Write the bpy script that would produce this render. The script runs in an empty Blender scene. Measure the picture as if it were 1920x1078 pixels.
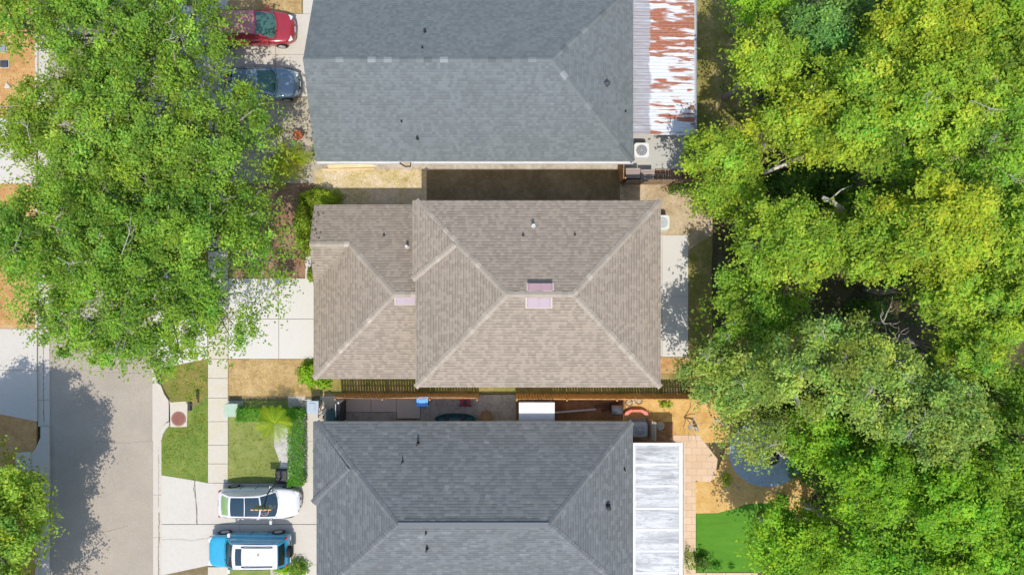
import bpy, bmesh, math, random
import numpy as np
from mathutils import Vector, Matrix
R = math.radians
rnd = random.Random(7)
SC = bpy.context.scene
COL = SC.collection
# ------------------------------------------------------------------ camera, sky, sun
H, F = 42.0, 1302.0            # camera height (m), focal length in px of the 1920 px frame
def W(px, py, z=0.0):
    k = (H - z) / F
    return Vector(((px - 960) * k, (539 - py) * k, z))
cam = bpy.data.cameras.new('camera'); camo = bpy.data.objects.new('camera', cam); COL.objects.link(camo)
camo.location = (0, 0, H); camo.rotation_euler = (0, 0, 0)
cam.sensor_width = 36; cam.lens = 36 * F / 1920; cam.clip_end = 2000; cam.clip_start = 0.5
SC.camera = camo
SUN_DIR = Vector((-0.035, 0.50, -1.0)).normalized()
world = bpy.data.worlds.new("World"); SC.world = world; world.use_nodes = True
wn = world.node_tree.nodes; wl = world.node_tree.links
sky = wn.new('ShaderNodeTexSky'); sky.sky_type = 'NISHITA'; sky.sun_disc = False
sky.sun_elevation = R(63.4); sky.sun_rotation = R(176)
wl.new(sky.outputs[0], wn['Background'].inputs[0]); wn['Background'].inputs[1].default_value = 0.15
sl = bpy.data.lights.new('sun', 'SUN'); sl.energy = 2.6; sl.angle = R(0.5); sl.color = (1, 0.94, 0.85)
so = bpy.data.objects.new('sun', sl); COL.objects.link(so); so.rotation_euler = SUN_DIR.to_track_quat('-Z', 'Y').to_euler()
so.location = (0, -20, 40)
SC.view_settings.view_transform = 'Standard'; SC.view_settings.look = 'None'
SC.view_settings.gamma = 1; SC.view_settings.exposure = 0.74

# ------------------------------------------------------------------ helpers
def tag(o, label=None, cat=None, group=None, kind=None):
    if label: o['label'] = label
    if cat: o['category'] = cat
    if group: o['group'] = group
    if kind: o['kind'] = kind
    return o
def thing(name, label, cat, loc=(0, 0, 0), rz=0.0, group=None):
    o = bpy.data.objects.new(name, None); COL.objects.link(o)
    o.location = loc; o.rotation_euler = (0, 0, rz); o.empty_display_size = 0.3
    return tag(o, label, cat, group)
def copy_tree(o, parent=None):
    c = o.copy(); COL.objects.link(c)
    if parent: c.parent = parent
    for ch in list(o.children): copy_tree(ch, c)
    return c
class MB:
    def __init__(s): s.v = []; s.f = []; s.uv = {}
    def add(s, vs, fs):
        b = len(s.v); s.v += [tuple(p) for p in vs]; s.f += [tuple(i + b for i in f) for f in fs]; return s
    def box(s, c, d, rz=0.0, M=None):
        hx, hy, hz = d[0] / 2, d[1] / 2, d[2] / 2
        vs = [Vector((x, y, z)) for z in (-hz, hz) for y in (-hy, hy) for x in (-hx, hx)]
        m = Matrix.Translation(Vector(c)) @ (M.to_4x4() if M is not None else Matrix.Rotation(rz, 4, 'Z'))
        return s.add([m @ p for p in vs], [(0, 2, 3, 1), (4, 5, 7, 6), (0, 1, 5, 4), (2, 6, 7, 3), (0, 4, 6, 2), (1, 3, 7, 5)])
    def b2(s, x0, x1, y0, y1, z0, z1):
        return s.box(((x0 + x1) / 2, (y0 + y1) / 2, (z0 + z1) / 2), (abs(x1 - x0), abs(y1 - y0), abs(z1 - z0)))
    def cyl(s, c, r, h, n=20, r2=None, axis='Z'):
        r2 = r if r2 is None else r2
        vs = []
        for z, rr in ((-h / 2, r), (h / 2, r2)):
            for i in range(n):
                a = 2 * math.pi * i / n; p = Vector((rr * math.cos(a), rr * math.sin(a), z))
                if axis == 'Y': p = Vector((p.x, p.z, -p.y))
                if axis == 'X': p = Vector((p.z, p.y, -p.x))
                vs.append(p + Vector(c))
        fs = [(i, (i + 1) % n, n + (i + 1) % n, n + i) for i in range(n)] + [tuple(range(n))[::-1], tuple(range(n, 2 * n))]
        return s.add(vs, fs)
    def lathe(s, prof, c=(0, 0, 0), n=24):
        vs = []; c = Vector(c)
        for (r, z) in prof:
            for i in range(n):
                a = 2 * math.pi * i / n; vs.append(c + Vector((r * math.cos(a), r * math.sin(a), z)))
        fs = []
        for k in range(len(prof) - 1):
            for i in range(n):
                j = (i + 1) % n; fs.append((k * n + i, k * n + j, (k + 1) * n + j, (k + 1) * n + i))
        fs.append(tuple(range(n))[::-1]); m = (len(prof) - 1) * n; fs.append(tuple(range(m, m + n)))
        return s.add(vs, fs)
    def tube(s, pts, rad, n=6):
        pts = [Vector(p) for p in pts]; m = len(pts)
        if not hasattr(rad, '__len__'): rad = [rad] * m
        vs = []
        for k in range(m):
            d = (pts[min(k + 1, m - 1)] - pts[max(k - 1, 0)])
            d = d.normalized() if d.length > 1e-6 else Vector((0, 0, 1))
            a = d.orthogonal().normalized() if k == 0 else (a - d * a.dot(d)).normalized()
            b = d.cross(a)
            for i in range(n):
                t = 2 * math.pi * i / n; vs.append(pts[k] + (a * math.cos(t) + b * math.sin(t)) * rad[k])
        fs = [(k * n + i, k * n + (i + 1) % n, (k + 1) * n + (i + 1) % n, (k + 1) * n + i) for k in range(m - 1) for i in range(n)]
        fs += [tuple(range(n))[::-1], tuple(range((m - 1) * n, m * n))]
        return s.add(vs, fs)
    def prism(s, pts, z0, z1):
        n = len(pts); vs = [(p[0], p[1], z0) for p in pts] + [(p[0], p[1], z1) for p in pts]
        a = sum(pts[i][0] * pts[(i + 1) % n][1] - pts[(i + 1) % n][0] * pts[i][1] for i in range(n))
        fs = [tuple(range(n))[::-1], tuple(range(n, 2 * n))] + [(i, (i + 1) % n, n + (i + 1) % n, n + i) for i in range(n)]
        if a < 0: fs = [f[::-1] for f in fs]
        return s.add(vs, fs)
    def grid(s, fn, nu, nv, flip=False):
        vs = [fn(i / nu, j / nv) for j in range(nv + 1) for i in range(nu + 1)]
        fs = []
        for j in range(nv):
            for i in range(nu):
                a = j * (nu + 1) + i; q = (a, a + 1, a + nu + 2, a + nu + 1); fs.append(q[::-1] if flip else q)
        return s.add(vs, fs)
    def build(s, name, mat, parent=None, smooth=False, bevel=0.0, sub=0, origin=None, bseg=2):
        off = Vector(origin) if origin is not None else Vector((0, 0, 0))
        me = bpy.data.meshes.new(name)
        me.from_pydata([tuple(Vector(p) - off) for p in s.v], [], s.f); me.update()
        o = bpy.data.objects.new(name, me); COL.objects.link(o)
        me.materials.append(mat)
        if parent is not None: o.parent = parent
        if smooth: me.polygons.foreach_set('use_smooth', [True] * len(me.polygons))
        if bevel:
            m = o.modifiers.new('bevel', 'BEVEL'); m.width = bevel; m.segments = bseg; m.limit_method = 'ANGLE'; m.angle_limit = R(40)
        if sub:
            m = o.modifiers.new('sub', 'SUBSURF'); m.levels = sub; m.render_levels = sub
        return o
# ------------------------------------------------------------------ materials
class NT:
    def __init__(s, name):
        s.m = bpy.data.materials.new(name); s.m.use_nodes = True; s.t = s.m.node_tree
        s.bsdf = s.t.nodes['Principled BSDF']; s.out = s.t.nodes['Material Output']
    def n(s, typ, **kw):
        nd = s.t.nodes.new(typ)
        for k, v in kw.items(): setattr(nd, k, v)
        return nd
    def l(s, a, b): s.t.links.new(a, b)
    def val(s, sock, v):
        if hasattr(v, 'links') or isinstance(v, bpy.types.NodeSocket): s.l(v, sock)
        else: sock.default_value = v
    def coord(s, kind='Object', scale=(1, 1, 1), rot=(0, 0, 0)):
        tc = s.n('ShaderNodeTexCoord'); mp = s.n('ShaderNodeMapping')
        mp.inputs['Scale'].default_value = scale; mp.inputs['Rotation'].default_value = rot
        s.l(tc.outputs[kind], mp.inputs[0]); return mp.outputs[0]
    def noise(s, vec, scale, detail=4, rough=0.6, dist=0.0):
        nd = s.n('ShaderNodeTexNoise'); s.l(vec, nd.inputs['Vector'])
        nd.inputs['Scale'].default_value = scale; nd.inputs['Detail'].default_value = detail
        nd.inputs['Roughness'].default_value = rough; nd.inputs['Distortion'].default_value = dist
        return nd.outputs[0]
    def ramp(s, fac, stops):
        nd = s.n('ShaderNodeValToRGB'); s.l(fac, nd.inputs[0]); e = nd.color_ramp.elements
        while len(e) < len(stops): e.new(0.5)
        for i, (p, c) in enumerate(stops):
            e[i].position = p; e[i].color = (c[0], c[1], c[2], 1) if hasattr(c, '__len__') else (c, c, c, 1)
        return nd.outputs[0]
    def mix(s, fac, a, b, blend='MIX'):
        nd = s.n('ShaderNodeMix', data_type='RGBA', blend_type=blend)
        for sock, v in ((nd.inputs[0], fac), (nd.inputs[6], a), (nd.inputs[7], b)):
            if isinstance(v, bpy.types.NodeSocket): s.l(v, sock)
            elif hasattr(v, '__len__'): sock.default_value = (v[0], v[1], v[2], 1)
            else: sock.default_value = v
        return nd.outputs[2]
    def math(s, op, a, b=0.0, c=None):
        nd = s.n('ShaderNodeMath', operation=op); s.val(nd.inputs[0], a); s.val(nd.inputs[1], b)
        if c is not None: s.val(nd.inputs[2], c)
        return nd.outputs[0]
    def bump(s, h, strength=0.3, dist=0.02):
        nd = s.n('ShaderNodeBump'); nd.inputs['Strength'].default_value = strength; nd.inputs['Distance'].default_value = dist
        s.l(h, nd.inputs['Height']); s.l(nd.outputs[0], s.bsdf.inputs['Normal'])
    def fin(s, col, rough=0.8, metal=0.0, spec=0.3, coat=0.0):
        s.val(s.bsdf.inputs['Base Color'], col if isinstance(col, bpy.types.NodeSocket) else (col[0], col[1], col[2], 1))
        s.val(s.bsdf.inputs['Roughness'], rough); s.bsdf.inputs['Metallic'].default_value = metal
        s.bsdf.inputs['Specular IOR Level'].default_value = spec; s.bsdf.inputs['Coat Weight'].default_value = coat
        s.bsdf.inputs['Coat Roughness'].default_value = 0.04
        return s.m
def srgb(r, g, b):
    return tuple((c / 12.92 if c <= .04045 else ((c + .055) / 1.055) ** 2.4) for c in (r / 255, g / 255, b / 255))
def mul(c, k): return tuple(min(1, x * k) for x in c)
def noisy(name, col, var=0.25, scale=4.0, rough=0.85, bump=0.2, spec=0.2, col2=None, metal=0.0, detail=6):
    t = NT(name); v = t.coord()
    n = t.noise(v, scale, detail, .65); n2 = t.noise(v, scale * 9, 3)
    c = t.ramp(n, [(.3, mul(col, 1 - var)), (.7, col2 or mul(col, 1 + var))])
    c = t.mix(t.ramp(n2, [(.35, (0, 0, 0)), (.7, (.25, .25, .25))]), c, mul(col, 1 - var * 1.6))
    if bump: t.bump(n2, bump, .01)
    return t.fin(c, rough, metal, spec)
def lerp_(a, b, t): return a + (b - a) * t
def patchy(name, cols, scale=0.8, fine=14.0, rough=0.95, bump=0.5, stretch=(1, 1, 1), contrast=(.3, .7), finemix=.5, speck=None, gain=.74):
    """natural ground: large patches of the given colours broken by fine grain"""
    t = NT(name); v = t.coord(scale=stretch)
    n = t.noise(v, scale, 8, .68, .3); n2 = t.noise(v, fine, 5, .75); n3 = t.noise(v, scale * 4.3, 5, .7)
    f = t.mix(.4, n, n3)
    lo, hi = contrast; k = len(cols); cols = [tuple(gain * lerp_(v_, sum(q) / 3, .12) for v_ in q) for q in cols]
    c = t.ramp(f, [(lo + (hi - lo) * i / max(1, k - 1), cols[i]) for i in range(k)])
    c = t.mix(finemix, c, t.ramp(n2, [(.3, (.25, .25, .25)), (.68, (.75, .75, .75))]), 'OVERLAY')
    if speck:
        n4 = t.noise(v, fine * 1.7, 2, .5); c = t.mix(t.ramp(n4, [(.62, 0), (.7, .8)]), c, speck)
    t.bump(n2, bump, .03)
    return t.fin(c, rough, 0, .15)
def concrete(name, col, stain=(0.45, 0.40, 0.32), amount=.3, scale=.7):
    t = NT(name); v = t.coord()
    n = t.noise(v, scale, 8, .6, .4); n2 = t.noise(v, 40, 3, .7); n3 = t.noise(v, scale * 5, 6, .7)
    c = t.mix(t.ramp(n, [(.42, 0), (.72, amount)]), col, stain)
    c = t.mix(t.ramp(n3, [(.45, 0), (.75, amount * .8)]), c, mul(col, .72))
    c = t.mix(.35, c, t.ramp(n2, [(.3, (.36, .36, .36)), (.7, (.62, .62, .62))]), 'OVERLAY')
    t.bump(n2, .15, .004)
    return t.fin(c, .9, 0, .2)
def shingle(name, base, light, dark, row=.15, tab=.30, line=.42, vary=1.0, grime=.25):
    """asphalt shingles from the UV map (metres along the eave, metres up the slope)"""
    t = NT(name); tc = t.n('ShaderNodeTexCoord'); sep = t.n('ShaderNodeSeparateXYZ'); t.l(tc.outputs['UV'], sep.inputs[0])
    u, v = sep.outputs[0], sep.outputs[1]
    rv = t.math('DIVIDE', v, row); ri = t.math('FLOOR', rv); rf = t.math('FRACT', rv)
    wr = t.n('ShaderNodeTexWhiteNoise', noise_dimensions='1D'); t.l(ri, wr.inputs['W'])
    uu = t.math('ADD', t.math('DIVIDE', u, tab), t.math('MULTIPLY', wr.outputs[0], 7.3)); ui = t.math('FLOOR', uu); uf = t.math('FRACT', uu)
    cb = t.n('ShaderNodeCombineXYZ'); t.l(ui, cb.inputs[0]); t.l(ri, cb.inputs[1])
    wn_ = t.n('ShaderNodeTexWhiteNoise', noise_dimensions='2D'); t.l(cb.outputs[0], wn_.inputs['Vector'])
    uvn = t.n('ShaderNodeMapping'); t.l(tc.outputs['UV'], uvn.inputs[0])
    fine = t.noise(uvn.outputs[0], 30, 3, .7); big = t.noise(uvn.outputs[0], .35, 5, .6, .5); mid = t.noise(uvn.outputs[0], 1.6, 4, .6)
    tabv = t.math('ADD', t.math('MULTIPLY', wn_.outputs[0], .75 * vary), t.math('MULTIPLY', mid, .25))
    c = t.ramp(tabv, [(.05, mul(base, .82)), (.45, base), (.74, mul(base, 1.1)), (.92, light)])
    # shade under each course's butt edge, painted as a dark line
    ln = t.ramp(rf, [(.0, line), (.22, line * .8), (.34, 0), (1, 0)])
    brk = t.ramp(wn_.outputs[0], [(.0, 1), (.55, .8), (.8, .25)])
    c = t.mix(t.math('MULTIPLY', ln, brk), c, dark)
    c = t.mix(t.math('MULTIPLY', t.ramp(uf, [(.0, .5), (.06, .0)]), .5), c, dark)
    c = t.mix(t.ramp(big, [(.4, 0), (.75, grime)]), c, mul(base, .68))
    c = t.mix(.3, c, t.ramp(fine, [(.3, (.32, .32, .32)), (.7, (.68, .68, .68))]), 'OVERLAY')
    t.bump(t.math('ADD', t.math('MULTIPLY', rf, -.6), t.math('MULTIPLY', wn_.outputs[0], .5)), .35, .012)
    return t.fin(c, .9, 0, .2)
def capmat(name, base, light, dark):
    t = NT(name); g = t.n('ShaderNodeNewGeometry'); n = t.noise(t.coord(), 25, 3, .7)
    c = t.ramp(g.outputs['Random Per Island'], [(0, dark), (.35, base), (.8, base), (1.0, light)])
    c = t.mix(.3, c, t.ramp(n, [(.3, (.3, .3, .3)), (.7, (.7, .7, .7))]), 'OVERLAY')
    return t.fin(c, .9, 0, .2)
def paint(name, col, rough=.3, coat=.6, metal=0.0, var=.05):
    t = NT(name); n = t.noise(t.coord(), 3, 5, .6)
    return t.fin(t.ramp(n, [(.3, mul(col, 1 - var)), (.7, mul(col, 1 + var))]), t.ramp(n, [(.3, rough * .8), (.7, rough * 1.2)]), metal, .5, coat)
def leafmat(name, trans=.35, gain=1.0, rough=.45):
    t = NT(name); a = t.n('ShaderNodeVertexColor', layer_name='tone')
    t.fin(a.outputs[0], .6, 0, .12)
    tr = t.n('ShaderNodeBsdfTranslucent'); hs = t.n('ShaderNodeHueSaturation'); hs.inputs['Value'].default_value = 1.55; hs.inputs['Saturation'].default_value = 1.1
    hs.inputs['Hue'].default_value = .49
    t.l(a.outputs[0], hs.inputs['Color']); t.l(hs.outputs[0], tr.inputs[0])
    mx = t.n('ShaderNodeMixShader'); mx.inputs[0].default_value = trans
    t.l(t.bsdf.outputs[0], mx.inputs[1]); t.l(tr.outputs[0], mx.inputs[2]); t.l(mx.outputs[0], t.out.inputs[0])
    return t.m
M = {}
M['soil'] = patchy('forest_floor', [srgb(62, 58, 38), srgb(92, 84, 58), srgb(128, 114, 84)], .5, 9, bump=.8)
M['asphalt'] = None
def asphalt():
    t = NT('asphalt'); v = t.coord(); n = t.noise(v, .35, 6, .6, .4); n2 = t.noise(v, 22, 4, .8); n3 = t.noise(v, 70, 2, .7)
    vo = t.n('ShaderNodeTexVoronoi', feature='DISTANCE_TO_EDGE'); t.l(t.mix(.12, v, t.noise(v, 3, 4)), vo.inputs['Vector']); vo.inputs['Scale'].default_value = .45
    c = t.ramp(n, [(.3, (.285, .246, .198)), (.7, (.355, .308, .25))])
    c = t.mix(.55, c, t.ramp(n2, [(.3, (.25, .25, .25)), (.7, (.75, .75, .75))]), 'OVERLAY')
    c = t.mix(t.ramp(n3, [(.60, 0), (.68, .5)]), c, (.55, .52, .48))
    c = t.mix(t.ramp(vo.outputs[0], [(0, .14), (.010, 0)]), c, (.2, .19, .18))
    t.bump(n2, .4, .01); return t.fin(c, .95, 0, .15)
M['asphalt'] = asphalt()
M['conc'] = concrete('drive_concrete', (.495, .462, .41), amount=.32)
M['conc_bright'] = concrete('new_concrete', (.525, .503, .462), amount=.08)
M['walk'] = concrete('sidewalk_concrete', (.49, .455, .385), stain=(.48, .38, .20), amount=.45, scale=1.1)
M['kerb'] = concrete('kerb_concrete', (.475, .437, .382), amount=.25)
M['conc_grey'] = concrete('grey_concrete', (.42, .42, .39), amount=.35, scale=1.2)
M['slab_taupe'] = concrete('taupe_slab', (.56, .47, .38), amount=.2)
M['lawn'] = patchy('lawn_grass', [srgb(84, 110, 34), srgb(110, 130, 46), srgb(140, 144, 64)], .6, 30, bump=.9, contrast=(.3, .68), gain=.92)
M['lawn2'] = patchy('mown_grass', [srgb(102, 116, 50), srgb(128, 138, 64), srgb(152, 150, 80)], .5, 30, bump=.9, contrast=(.32, .68), gain=.92)
M['turf'] = patchy('artificial_turf', [srgb(82, 142, 24), srgb(95, 156, 28), srgb(110, 168, 36)], .6, 40, bump=.7, stretch=(.5, 2, 1), finemix=.35, gain=.66)
M['dry'] = patchy('dry_grass', [srgb(134, 112, 58), srgb(178, 146, 88), srgb(206, 174, 116), srgb(228, 204, 150)], .9, 12, bump=.9, contrast=(.3, .72))
M['drygreen'] = patchy('thin_grass', [srgb(172, 140, 84), srgb(142, 132, 60), srgb(106, 122, 44)], .45, 18, bump=.9, contrast=(.34, .62))
M['olive'] = patchy('rough_grass', [srgb(190, 164, 110), srgb(150, 140, 66), srgb(112, 122, 48)], .5, 14, bump=.9, contrast=(.36, .66))
M['sand'] = patchy('sandy_soil', [srgb(150, 126, 92), srgb(196, 172, 134), srgb(220, 202, 168)], .6, 12, bump=.7)
M['sandgrey'] = patchy('grey_sand', [srgb(150, 136, 116), srgb(190, 178, 158), srgb(214, 204, 186)], .8, 14, bump=.7)
M['weedy'] = patchy('weedy_sand', [srgb(158, 146, 82), srgb(204, 184, 128), srgb(222, 202, 168), srgb(236, 222, 202)], .8, 14, bump=.8, contrast=(.34, .66))
M['brownsoil'] = patchy('brown_soil', [srgb(112, 98, 62), srgb(138, 120, 84), srgb(172, 150, 116)], .5, 10, bump=.8)  # plain brown soil, darker than the sandy sheets
M['mulch'] = patchy('brown_mulch', [srgb(120, 92, 70), srgb(160, 124, 96), srgb(190, 154, 122)], 1.0, 20, bump=1.0)
M['orange'] = patchy('pine_straw', [srgb(170, 116, 54), srgb(208, 158, 92), srgb(228, 192, 140)], .7, 16, bump=.9)
M['straw'] = patchy('golden_mulch', [srgb(196, 146, 68), srgb(226, 180, 98), srgb(240, 206, 134)], 1.2, 24, bump=1.0)
M['gravel'] = patchy('grey_gravel', [srgb(120, 110, 98), srgb(156, 146, 132), srgb(184, 174, 160)], 1.4, 26, bump=1.0, gain=1.25)
M['whitegravel'] = patchy('white_gravel', [srgb(150, 146, 138), srgb(200, 196, 186), srgb(232, 230, 222)], 3, 22, bump=1.0)
M['dirt'] = patchy('brown_dirt', [srgb(110, 76, 46), srgb(146, 104, 66), srgb(172, 128, 88)], 1.0, 14, bump=.9, gain=1.1)
M['slate'] = patchy('slate_pavers', [srgb(150, 166, 178), srgb(170, 186, 196), srgb(190, 202, 208)], 1.2, 10, bump=.4)
def pavers():
    t = NT('peach_pavers'); v = t.coord(); b = t.n('ShaderNodeTexBrick'); t.l(v, b.inputs['Vector'])
    b.inputs['Scale'].default_value = 1; b.inputs['Brick Width'].default_value = .62; b.inputs['Row Height'].default_value = .42; b.inputs['Mortar Size'].default_value = .012
    b.inputs['Color1'].default_value = (.52, .37, .245, 1); b.inputs['Color2'].default_value = (.58, .43, .30, 1); b.inputs['Mortar'].default_value = (.38, .26, .17, 1)
    c = t.mix(.3, b.outputs[0], t.ramp(t.noise(v, 20, 4, .7), [(.3, (.3, .3, .3)), (.7, (.7, .7, .7))]), 'OVERLAY')
    return t.fin(c, .9, 0, .2)
M['pavers'] = pavers()
taupe = srgb(168, 150, 134)
M['shingle_taupe'] = shingle('taupe_shingles', (.280, .231, .178), (.42, .36, .285), (.13, .11, .085), row=.162, tab=.20, line=.85, vary=.8, grime=.12)
M['shingle_slate'] = shingle('slate_shingles', (.142, .158, .157), (.27, .29, .29), (.08, .09, .09), row=.16, tab=.2, line=.4, vary=.8, grime=.25)
M['shingle_grey'] = shingle('grey_shingles', (.138, .147, .147), (.27, .285, .285), (.062, .066, .068), row=.162, tab=.28, line=.8, vary=.85, grime=.25)
M['cap_taupe'] = capmat('taupe_ridge_caps', (.315, .27, .212), (.40, .35, .28), (.27, .23, .18))
M['cap_slate'] = capmat('slate_ridge_caps', (.142, .158, .156), (.23, .245, .245), (.10, .11, .11))
M['cap_grey'] = capmat('grey_ridge_caps', (.145, .152, .153), (.18, .188, .188), (.128, .133, .135))
M['white_trim'] = noisy('white_trim', (.62, .61, .585), .08, 2, .6, .05)
M['tan_trim'] = noisy('tan_trim', (.46, .39, .33), .08, 2, .6, .05)
M['grey_trim'] = noisy('grey_trim', (.40, .42, .42), .08, 2, .6, .05)
M['stucco_tan'] = noisy('tan_stucco', (.56, .47, .36), .1, 1.2, .9, .3)
M['stucco_sage'] = noisy('sage_stucco', (.42, .45, .34), .1, 1.2, .9, .3)
M['stucco_cream'] = noisy('cream_stucco', (.66, .58, .44), .1, 1.2, .9, .3)
M['soffit'] = noisy('soffit_board', (.62, .60, .56), .06, 2, .8, .05)
M['door_white'] = noisy('garage_door_paint', (.70, .69, .66), .05, 2, .5, .05)
M['glass'] = paint('window_glass', (.03, .045, .05), .08, .0)
M['steel'] = noisy('grey_steel', (.35, .36, .36), .15, 6, .45, .05, .4, metal=.5)
M['darkmetal'] = noisy('dark_metal', (.045, .05, .055), .2, 8, .5, .05, .4)
M['black'] = noisy('black_plastic', (.022, .023, .025), .2, 8, .5, .05, .4)
M['whiteplastic'] = noisy('white_plastic', (.62, .62, .61), .05, 5, .4, .02, .4)
M['wood_fence'] = noisy('fence_wood', (.40, .225, .095), .3, 3, .85, .3)
M['wood_orange'] = noisy('new_fence_wood', (.52, .27, .085), .25, 3, .85, .3)
M['wood_dark'] = noisy('weathered_fence_wood', (.26, .185, .12), .25, 3, .85, .3)
M['wood_pale'] = noisy('pale_lumber', (.72, .56, .34), .15, 3, .8, .2)
M['wood_red'] = noisy('reddish_pallet_wood', (.42, .25, .17), .2, 5, .8, .2)
M['bark'] = noisy('grey_bark', (.24, .205, .165), .35, 5, .95, .5, col2=(.42, .38, .32))
M['barkpale'] = noisy('pale_bark', (.34, .305, .26), .25, 4, .95, .4, col2=(.46, .42, .37))
M['barklight'] = noisy('sunlit_bark', (.56, .51, .44), .25, 6, .95, .4)  # paler bark, with sunlight on the dead limbs painted in
M['leaf'] = leafmat('oak_leaves', .48)
M['leafm'] = leafmat('maple_leaves', .5)
M['frond'] = leafmat('palm_leaves', .3)
M['gap0'] = noisy('dark_opening', (.01, .01, .01), .1, 5, .9, 0)
# ------------------------------------------------------------------ ground sheets
def jag(pts, amp, step=.5):
    out = []
    for i in range(len(pts)):
        a, b = Vector(pts[i][:2]), Vector(pts[(i + 1) % len(pts)][:2]); d = b - a; n = max(1, int(d.length / step)); nn = Vector((-d.y, d.x)).normalized()
        for k in range(n):
            p = a + d * (k / n)
            if k: p = p + nn * rnd.uniform(-amp, amp)
            out.append((p.x, p.y))
    return out
NSHEET = [0]
def sheet(name, polys, z, mat, jagged=0.0, kind='structure', skirt=.16, gap=0.0):
    mb = MB(); NSHEET[0] += 1; z += .0009 * NSHEET[0]
    for pl in polys:
        pts = [W(x, y)[:2] for x, y in pl]
        if gap:
            c = Vector((sum(p[0] for p in pts) / len(pts), sum(p[1] for p in pts) / len(pts)))
            pts = [((p[0] - gap * (1 if p[0] > c.x else -1)), (p[1] - gap * (1 if p[1] > c.y else -1))) for p in pts]
        if jagged: pts = jag(pts, jagged)
        mb.prism(pts, z - skirt, z)
    return tag(mb.build(name, mat), kind=kind)
def rect(x0, y0, x1, y1): return [(x0, y0), (x1, y0), (x1, y1), (x0, y1)]
g = MB(); g.add([(-300, -300, -.16), (300, -300, -.16), (300, 300, -.16), (-300, 300, -.16)], [(0, 1, 2, 3)])
tag(g.build('ground', M['soil']), kind='structure')
sheet('street', [rect(88, -700, 288, 1800)], -.10, M['asphalt'], skirt=.05)
sheet('yard_soil', [rect(303, -700, 1330, 1800)], -.012, M['brownsoil'], skirt=.14)
sheet('yard_soil', [rect(-900, -700, 68, 1800)], -.012, M['orange'], skirt=.14)
sheet('woodland_floor', [rect(1330.5, -700, 2700, 1800)], -.012, M['soil'], skirt=.14)
# kerb and gutter strips, broken into cast lengths
def kerbs(x0, x1, face, breaks):
    polys = [rect(x0, a, x1, b) for a, b in zip(breaks[:-1], breaks[1:])]
    return sheet('kerb', polys, -.06, M['kerb'], gap=.008, skirt=.1)
kerbs(286, 303, 1, [-500, -300, -150, 0, 180, 360, 520, 672]); kerbs(286, 303, 1, [826, 928, 1008, 1100, 1300, 1500])
kerbs(70, 92, -1, [-500, -300, -150, -20, 90, 190, 320, 470, 615, 682, 750, 800]); kerbs(70, 92, -1, [930, 1010, 1100, 1300])
st = MB()   # raised lip of the kerb beside the grass
for (x0, x1, y0, y1) in ((299.5, 303.2, -500, 430), (299.5, 303.2, 690, 700), (299.5, 303.2, 826, 888), (299.5, 303.2, 1079, 1400), (66, 71, -500, 220), (66, 71, 345, 614), (66, 71, 930, 1400)):
    a = W(x0, y1); b = W(x1, y0); st.b2(a.x, b.x, a.y, b.y, -.12, .035)
tag(st.build('kerb', M['kerb'], bevel=.02), kind='structure')
# storm inlet aprons
def arc(cx, cy, rx, ry, a0, a1, n=8): return [(cx + rx * math.cos(R(a0 + (a1 - a0) * i / n)), cy + ry * math.sin(R(a0 + (a1 - a0) * i / n))) for i in range(n + 1)]
sheet('inlet_apron', [[(286, 690), (296, 718), (302, 735), (312, 748), (322, 754), (322, 790), (312, 798), (304, 812), (301, 826), (286, 826)]], .0, M['kerb'], skirt=.15)
sheet('inlet_kerb', [[(296, 716), (304, 722), (310, 738), (318, 750), (318, 757), (310, 752), (303, 740), (297, 724)],
                     [(319, 790), (319, 797), (313, 803), (308, 812), (304, 827), (300, 827), (302, 812), (308, 799), (313, 793)]], .14, M['walk'], skirt=.3)
sheet('inlet_slab', [[(319, 754), (349, 752), (352, 758), (351, 800), (320, 800)]], .03, M['walk'], skirt=.2)
sheet('inlet_apron', [[(92, 800), (92, 930), (74, 915), (66, 890), (58, 880), (58, 850), (66, 842), (76, 820), (76, 800)]], .0, M['kerb'], skirt=.15)
sheet('inlet_slab', [[(30, 848), (58, 846), (58, 884), (30, 884)]], .03, M['walk'], skirt=.2)
sheet('inlet_opening', [[(317, 757), (321, 757), (321, 790), (317, 790)]], .02, M['gap0'], skirt=.03)
# sidewalk slabs
wy = [-500, -300, -100, -40, 0, 40, 78, 116, 154, 192, 230, 268, 306, 344, 382, 420, 458, 496, 523, 560, 598, 636, 673, 709, 746, 790, 834, 869, 905]
sheet('sidewalk', [rect(390, a, 428, b) for a, b in zip(wy[:-1], wy[1:])] + [rect(390, 1062, 428, 1100), rect(390, 1100, 428, 1140), rect(390, 1140, 428, 1500)], .02, M['walk'], gap=.012)
# driveways
sheet('driveway', [[(303, 508), (389.5, 522), (389.5, 598), (303, 598)], [(303, 598), (389.5, 598), (389.5, 673), (303, 690)],
                   rect(428.5, 522, 523, 598), rect(523, 522, 600, 598), rect(428.5, 598, 523, 673), rect(523, 598, 600, 673)], .016, M['conc_bright'], gap=.014)
sheet('driveway', [[(303, 890), (365, 900), (370, 982), (303, 982)], [(365.5, 900), (389.5, 905), (450, 905.5), (450, 982), (370.5, 982)], [(303, 982.5), (450, 982.5), (450, 1060), (389, 1060), (303, 1078)],
                   rect(450, 905.5, 515, 982), rect(515, 905.5, 600, 982), rect(450, 982.5, 600, 1058), rect(556, 1058, 600, 1110)], .016, M['conc'], gap=.01)
sheet('driveway', [[(303, 2), (440, 27), (440, 103), (303, 103)], [(303, 103), (440, 103), (440, 180), (303, 205)], rect(440, 27, 517, 103), rect(517, 27, 600, 103), rect(440, 103, 517, 182), rect(517, 103, 600, 182)], .016, M['conc'], gap=.012)
sheet('front_walk', [rect(568, -120, 600, -40), rect(568, -40, 600, 27)], .014, M['conc'], gap=.012)
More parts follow.
